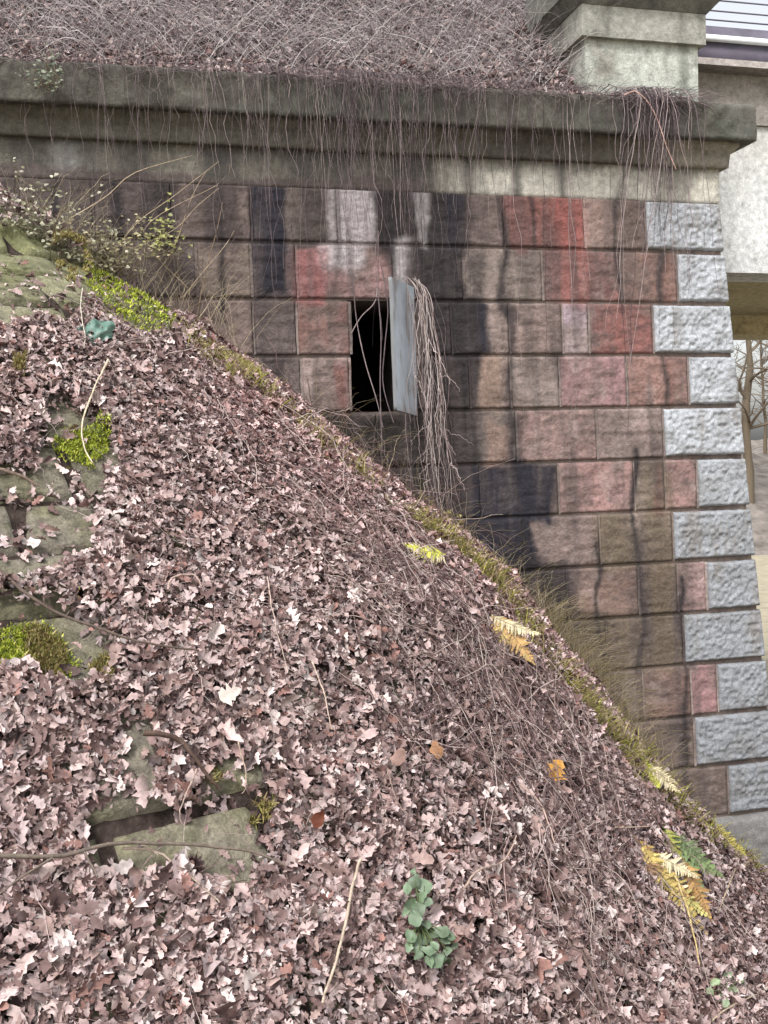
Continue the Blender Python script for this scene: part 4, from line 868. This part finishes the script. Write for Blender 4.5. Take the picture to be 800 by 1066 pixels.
# ------------------------------------------------------------------ ferns and green plants
def fern(px, py, fronds, cols, label, up=.04, root=None, spread=0.):
    o = gp(px, py, up) if root is None else root
    t = tag(empty('fern', tuple(o)), label, 'fern')
    for (dx, dy, L, sag, ci) in fronds:                         # direction in the slope's own view axes
        d = AR*dx + AU*dy - AF*.35; d /= np.linalg.norm(d); tt = np.linspace(0, 1, 22)
        c = o + AR*RNG.normal(0, spread) + AU*RNG.normal(0, spread) + d*(L*tt)[:, None] + np.cross(d, AF)*(RNG.normal(0, .14)*L*tt**2)[:, None]; c[:, 2] -= sag*L*tt**2
        Z = ground_z(c[:, 0], c[:, 1])+RNG.uniform(.05, .09); c[:, 2] = np.maximum(c[:, 2], Z); c[:, 1] = np.minimum(c[:, 1], wall_y(c[:, 2])-.04)
        g2 = Geo(); col = lin(cols[ci])
        V, Fq = tubes(c[None], np.linspace(.0028, .001, 22)[None], 5); g2.add(V, Fq, col*.7)
        T = np.gradient(c, axis=0); T /= np.linalg.norm(T, axis=1, keepdims=True); up_ = -AF*.6+np.array([0, 0, .6])
        S = np.cross(T, up_); S /= np.linalg.norm(S, axis=1, keepdims=True); Nn = np.cross(S, T)
        for k in range(2, 22):
            l = L*RNG.uniform(.17, .27)*math.sin(math.pi*min(1, (k/21.)**.7*.93+.07))*RNG.uniform(.8, 1.1)+.004
            for sgn in (-1, 1):
                d2 = S[k]*sgn+T[k]*RNG.uniform(.25, .75)+Nn[k]*RNG.uniform(-.7, .35); d2 /= np.linalg.norm(d2); wv = np.cross(d2, Nn[k]); wv = wv/np.linalg.norm(wv)*L*.022
                q = [c[k]]; 
                a0 = c[k]; pts = []
                for f, wf in ((0, .5), (.2, 1.15), (.35, .7), (.5, 1.0), (.65, .55), (.8, .7), (1, .05)): 
                    m_ = a0+d2*l*f-Nn[k]*l*.25*f*f; pts += [m_-wv*wf, m_+wv*wf]
                i = np.arange(14).reshape(7, 2); g2.add(np.array(pts), np.stack([i[:-1, 0], i[:-1, 1], i[1:, 1], i[1:, 0]], -1), col*RNG.uniform(.7, 1.2))
        g2.build('frond', M['green'], t)
    return t
YL, YG, GR, DG, OR, TN = (198, 174, 104), (178, 168, 102), (110, 128, 82), (92, 106, 70), (184, 148, 96), (206, 192, 156)
fern(690, 868, [(.75, -.5, .34, .05, 0), (.55, -.75, .40, .1, 0), (.95, -.2, .28, .05, 1), (.3, -.8, .25, .1, 2)], [GR, DG, (150, 150, 70)], 'green fern with drooping fronds near the foot of the corner stones', .08)
fern(682, 890, [(.25, -.95, .30, .0, 0), (.55, -.8, .36, 0, 0), (-.15, -1, .28, 0, 1), (.8, -.6, .30, 0, 2), (.35, -.9, .42, 0, 0), (.5, -.9, .26, 0, 3), (.65, -.7, .38, 0, 1), (.1, -1, .34, 0, 4), (.4, -.9, .30, 0, 2), (.45, -1, .44, 0, 5), (.9, -.4, .22, 0, 5)], [YL, YG, (176, 138, 88), (150, 156, 70), (150, 118, 86), TN], 'yellow withered fern hanging down the slope left of the green fern', .07, spread=.055)
fern(464, 576, [(-.8, -.5, .30, .06, 0), (-.9, -.3, .26, .06, 1), (-.6, -.7, .24, .06, 0), (-.75, -.65, .28, .05, 1)], [TN, (200, 200, 90)], 'pale yellow-green fern on the slope below the dead creeper bundle', .14)
fern(512, 640, [(.8, -.7, .32, .05, 0), (.6, -.8, .30, .1, 1), (.9, -.5, .26, .05, 2), (.3, -.9, .2, .1, 1)], [OR, YL, TN], 'orange-yellow fern at the slope edge against dark stones', .1)
fern(668, 796, [(.5, -.8, .22, .1, 0), (.8, -.5, .24, .1, 1), (-.2, .6, .12, .2, 0), (.9, -.2, .2, .1, 1)], [(170, 170, 70), TN], 'small yellow-green fern at the slope edge below the dry grass', .08)
fern(745, 868, [(.7, -.6, .22, .1, 0), (.9, -.3, .18, .1, 0)], [(176, 164, 80), TN], 'small fading fern beside the plinth at the corner', .08)
def leafy(name, label, base_px, leaves, col, cat='plant', stem_r=.003, up=.05):
    o = gp(*base_px, up*.3); t = tag(empty(name, tuple(o)), label, cat)
    gs = Geo(); gl = Geo()
    for (px, py, size) in leaves:
        e = gp(px, py, up+RNG.uniform(0, .04)); c = resample([o, (o+e)/2+np.array([0, -.02, .02]), e], 8); V, Fq = tubes(c[None], np.full((1, 8), stem_r)*np.linspace(1, .5, 8), 5); gs.add(V, Fq, lin((96, 110, 70)))
        V, Fq, C = leaf_mesh(e[None], (-ray(px, py)+np.array([0, -.2, .8]))[None], np.array([size*.85]), (lin(col)*RNG.uniform(.6, 1.2))[None], .8, False, RNG, .7); gl.add(V, Fq, C)
    gs.build('stem', M['stem'], t); gl.build('leaves', M['green'], t); return t
leafy('green_plant', 'small green leafy plant growing out of the leaves at lower centre', (436, 962), [(430, 908, .04), (446, 940, .05), (422, 950, .045), (444, 962, .05), (466, 990, .05), (474, 984, .04), (436, 996, .05), (452, 985, .05), (432, 917, .07), (442, 922, .085), (424, 926, .06), (438, 932, .08), (428, 940, .07), (436, 948, .085), (432, 956, .08), (428, 975, .07), (440, 978, .07), (452, 972, .07), (460, 970, .07), (464, 978, .06), (432, 985, .07), (446, 990, .07), (456, 1000, .08), (462, 1004, .07), (448, 1002, .06), (470, 975, .05), (426, 985, .05)], (112, 132, 104))
leafy('green_plant', 'sparse pale green plant low at the right corner of the slope', (752, 1035), [(745, 1022, .06), (758, 1016, .06), (764, 1030, .06), (748, 1038, .05), (770, 1020, .05), (740, 1032, .05), (756, 1045, .05)], (140, 158, 120))
# shrub at the top of the slope
def shrub(name, label, cx, cy, wpx, hpx, n, col, leafsz, off, cat='shrub', twc=(128, 116, 96), seed=5):
    rng = np.random.default_rng(seed); o = on_wall(cx, cy+hpx*.5, off); sx = wpx/F*7.3; sz_ = hpx/F*7.3
    t = tag(empty(name, tuple(o)), label, cat); tips = []
    Q = []
    for k in range(n):
        tip = o+np.array([rng.normal(0, .35)*sx, -abs(rng.normal(0, .16)), abs(rng.normal(.45, .3))*sz_]); mid = (o+tip)/2+rng.normal(0, .05, 3)
        q = resample([o+rng.normal(0, 1, 3)*np.array([.3*sx, .05, .02]), mid, tip, tip+rng.normal(0, .06, 3)], 10); Q.append(q); tips.append(q)
    Q = np.array(Q); Q[..., 1] = np.minimum(Q[..., 1], wall_y(Q[..., 2])-.06)
    V, Fq = tubes(Q, np.linspace(.0035, .0012, 10)[None], 4); mk('stems', V, Fq, M['stem'], t, np.broadcast_to(lin(twc), V.shape))
    m = n*11; q = Q[rng.integers(0, n, m), rng.integers(3, 10, m)]+rng.normal(0, .022, (m, 3)); q[:, 1] = np.minimum(q[:, 1], wall_y(q[:, 2])-.05)
    cols = np.array([lin(c) for c in col]); cc = cols[rng.integers(0, len(cols), m)]*rng.uniform(.7, 1.2, (m, 1))
    V, Fq, C = leaf_mesh(q, np.broadcast_to([0, -.6, .7], (m, 3)), rng.uniform(leafsz*.6, leafsz*1.2, m), cc, .6, False, rng, .7); mk('foliage', V, Fq, M['green'], t, C)
    return t
GS = ((120, 118, 88), (146, 142, 114), (182, 178, 156), (96, 94, 70))
shrub('evergreen_shrub', 'grey-green small-leaved shrub at the top of the slope', 28, 248, 120, 84, 130, GS, .03, -.42)
shrub('bramble_bush', 'low thin bramble bush with a few pale leaves beside the evergreen shrub', 105, 262, 90, 46, 50, ((150, 142, 110), (120, 112, 80), (190, 178, 140)), .028, -.2, seed=8)
shrub('bramble_sprig', 'small sprig of yellow-green bramble leaves above the moss', 172, 248, 55, 26, 14, ((160, 160, 92), (182, 178, 120), (136, 138, 84)), .03, -.12, seed=9)
t_ = shrub('ivy_sprig', 'small green ivy sprig hanging on the coping face', 50, 78, 26, 24, 10, ((120, 130, 106), (150, 156, 136), (98, 110, 88)), .026, -.30, cat='ivy', seed=12)
n = 260; px = RNG.uniform(20, 250, n); base = np.array([on_wall(x, 262+(x-60)*.55+RNG.normal(0, 10), -.12-.2*RNG.random()) for x in px])
Q, r = arcs(n, base, (.15, .6), .12, (.0009, .0022), down=np.array([.25, -.1, .75]), wig=.07); ok = ~((Q[..., 1] > wall_y(Q[..., 2])-.02).any(1))
stem_stuff('dry_weeds', Q[ok], r[ok], 'dry upright weed stems at the top of the slope against the wall', cols=np.array([lin(c) for c in ((180, 164, 138), (146, 130, 112), (200, 186, 160))]))
Q = np.array([resample([on_wall(*a, o) for a, o in l], 14) for l in (
    [((196, 300), -.06), ((150, 240), -.14), ((230, 190), -.2), ((240, 170), -.22)], [((100, 290), -.1), ((140, 235), -.2), ((180, 205), -.25), ((228, 168), -.22)],
    [((205, 330), -.06), ((215, 280), -.12), ((226, 240), -.2), ((232, 210), -.22)], [((190, 310), -.06), ((210, 285), -.12), ((235, 255), -.18), ((244, 240), -.2)],
    [((60, 235), -.2), ((110, 205), -.2), ((140, 180), -.2), ((200, 162), -.2)], [((150, 300), -.1), ((180, 260), -.12), ((200, 205), -.2), ((215, 178), -.2)],
    [((130, 262), -.1), ((180, 240), -.15), ((205, 215), -.2), ((228, 196), -.2)], [((190, 325), -.05), ((215, 312), -.1), ((240, 306), -.14), ((262, 302), -.16)])])
creeper('bare_shrub', 'bare pale twigs of a leafless shrub against the wall above the moss', Q, np.linspace(.0048, .0016, 14)[None]*np.ones((8, 1)), np.array([lin(c) for c in ((196, 176, 150), (160, 140, 118))]), 'shrub')
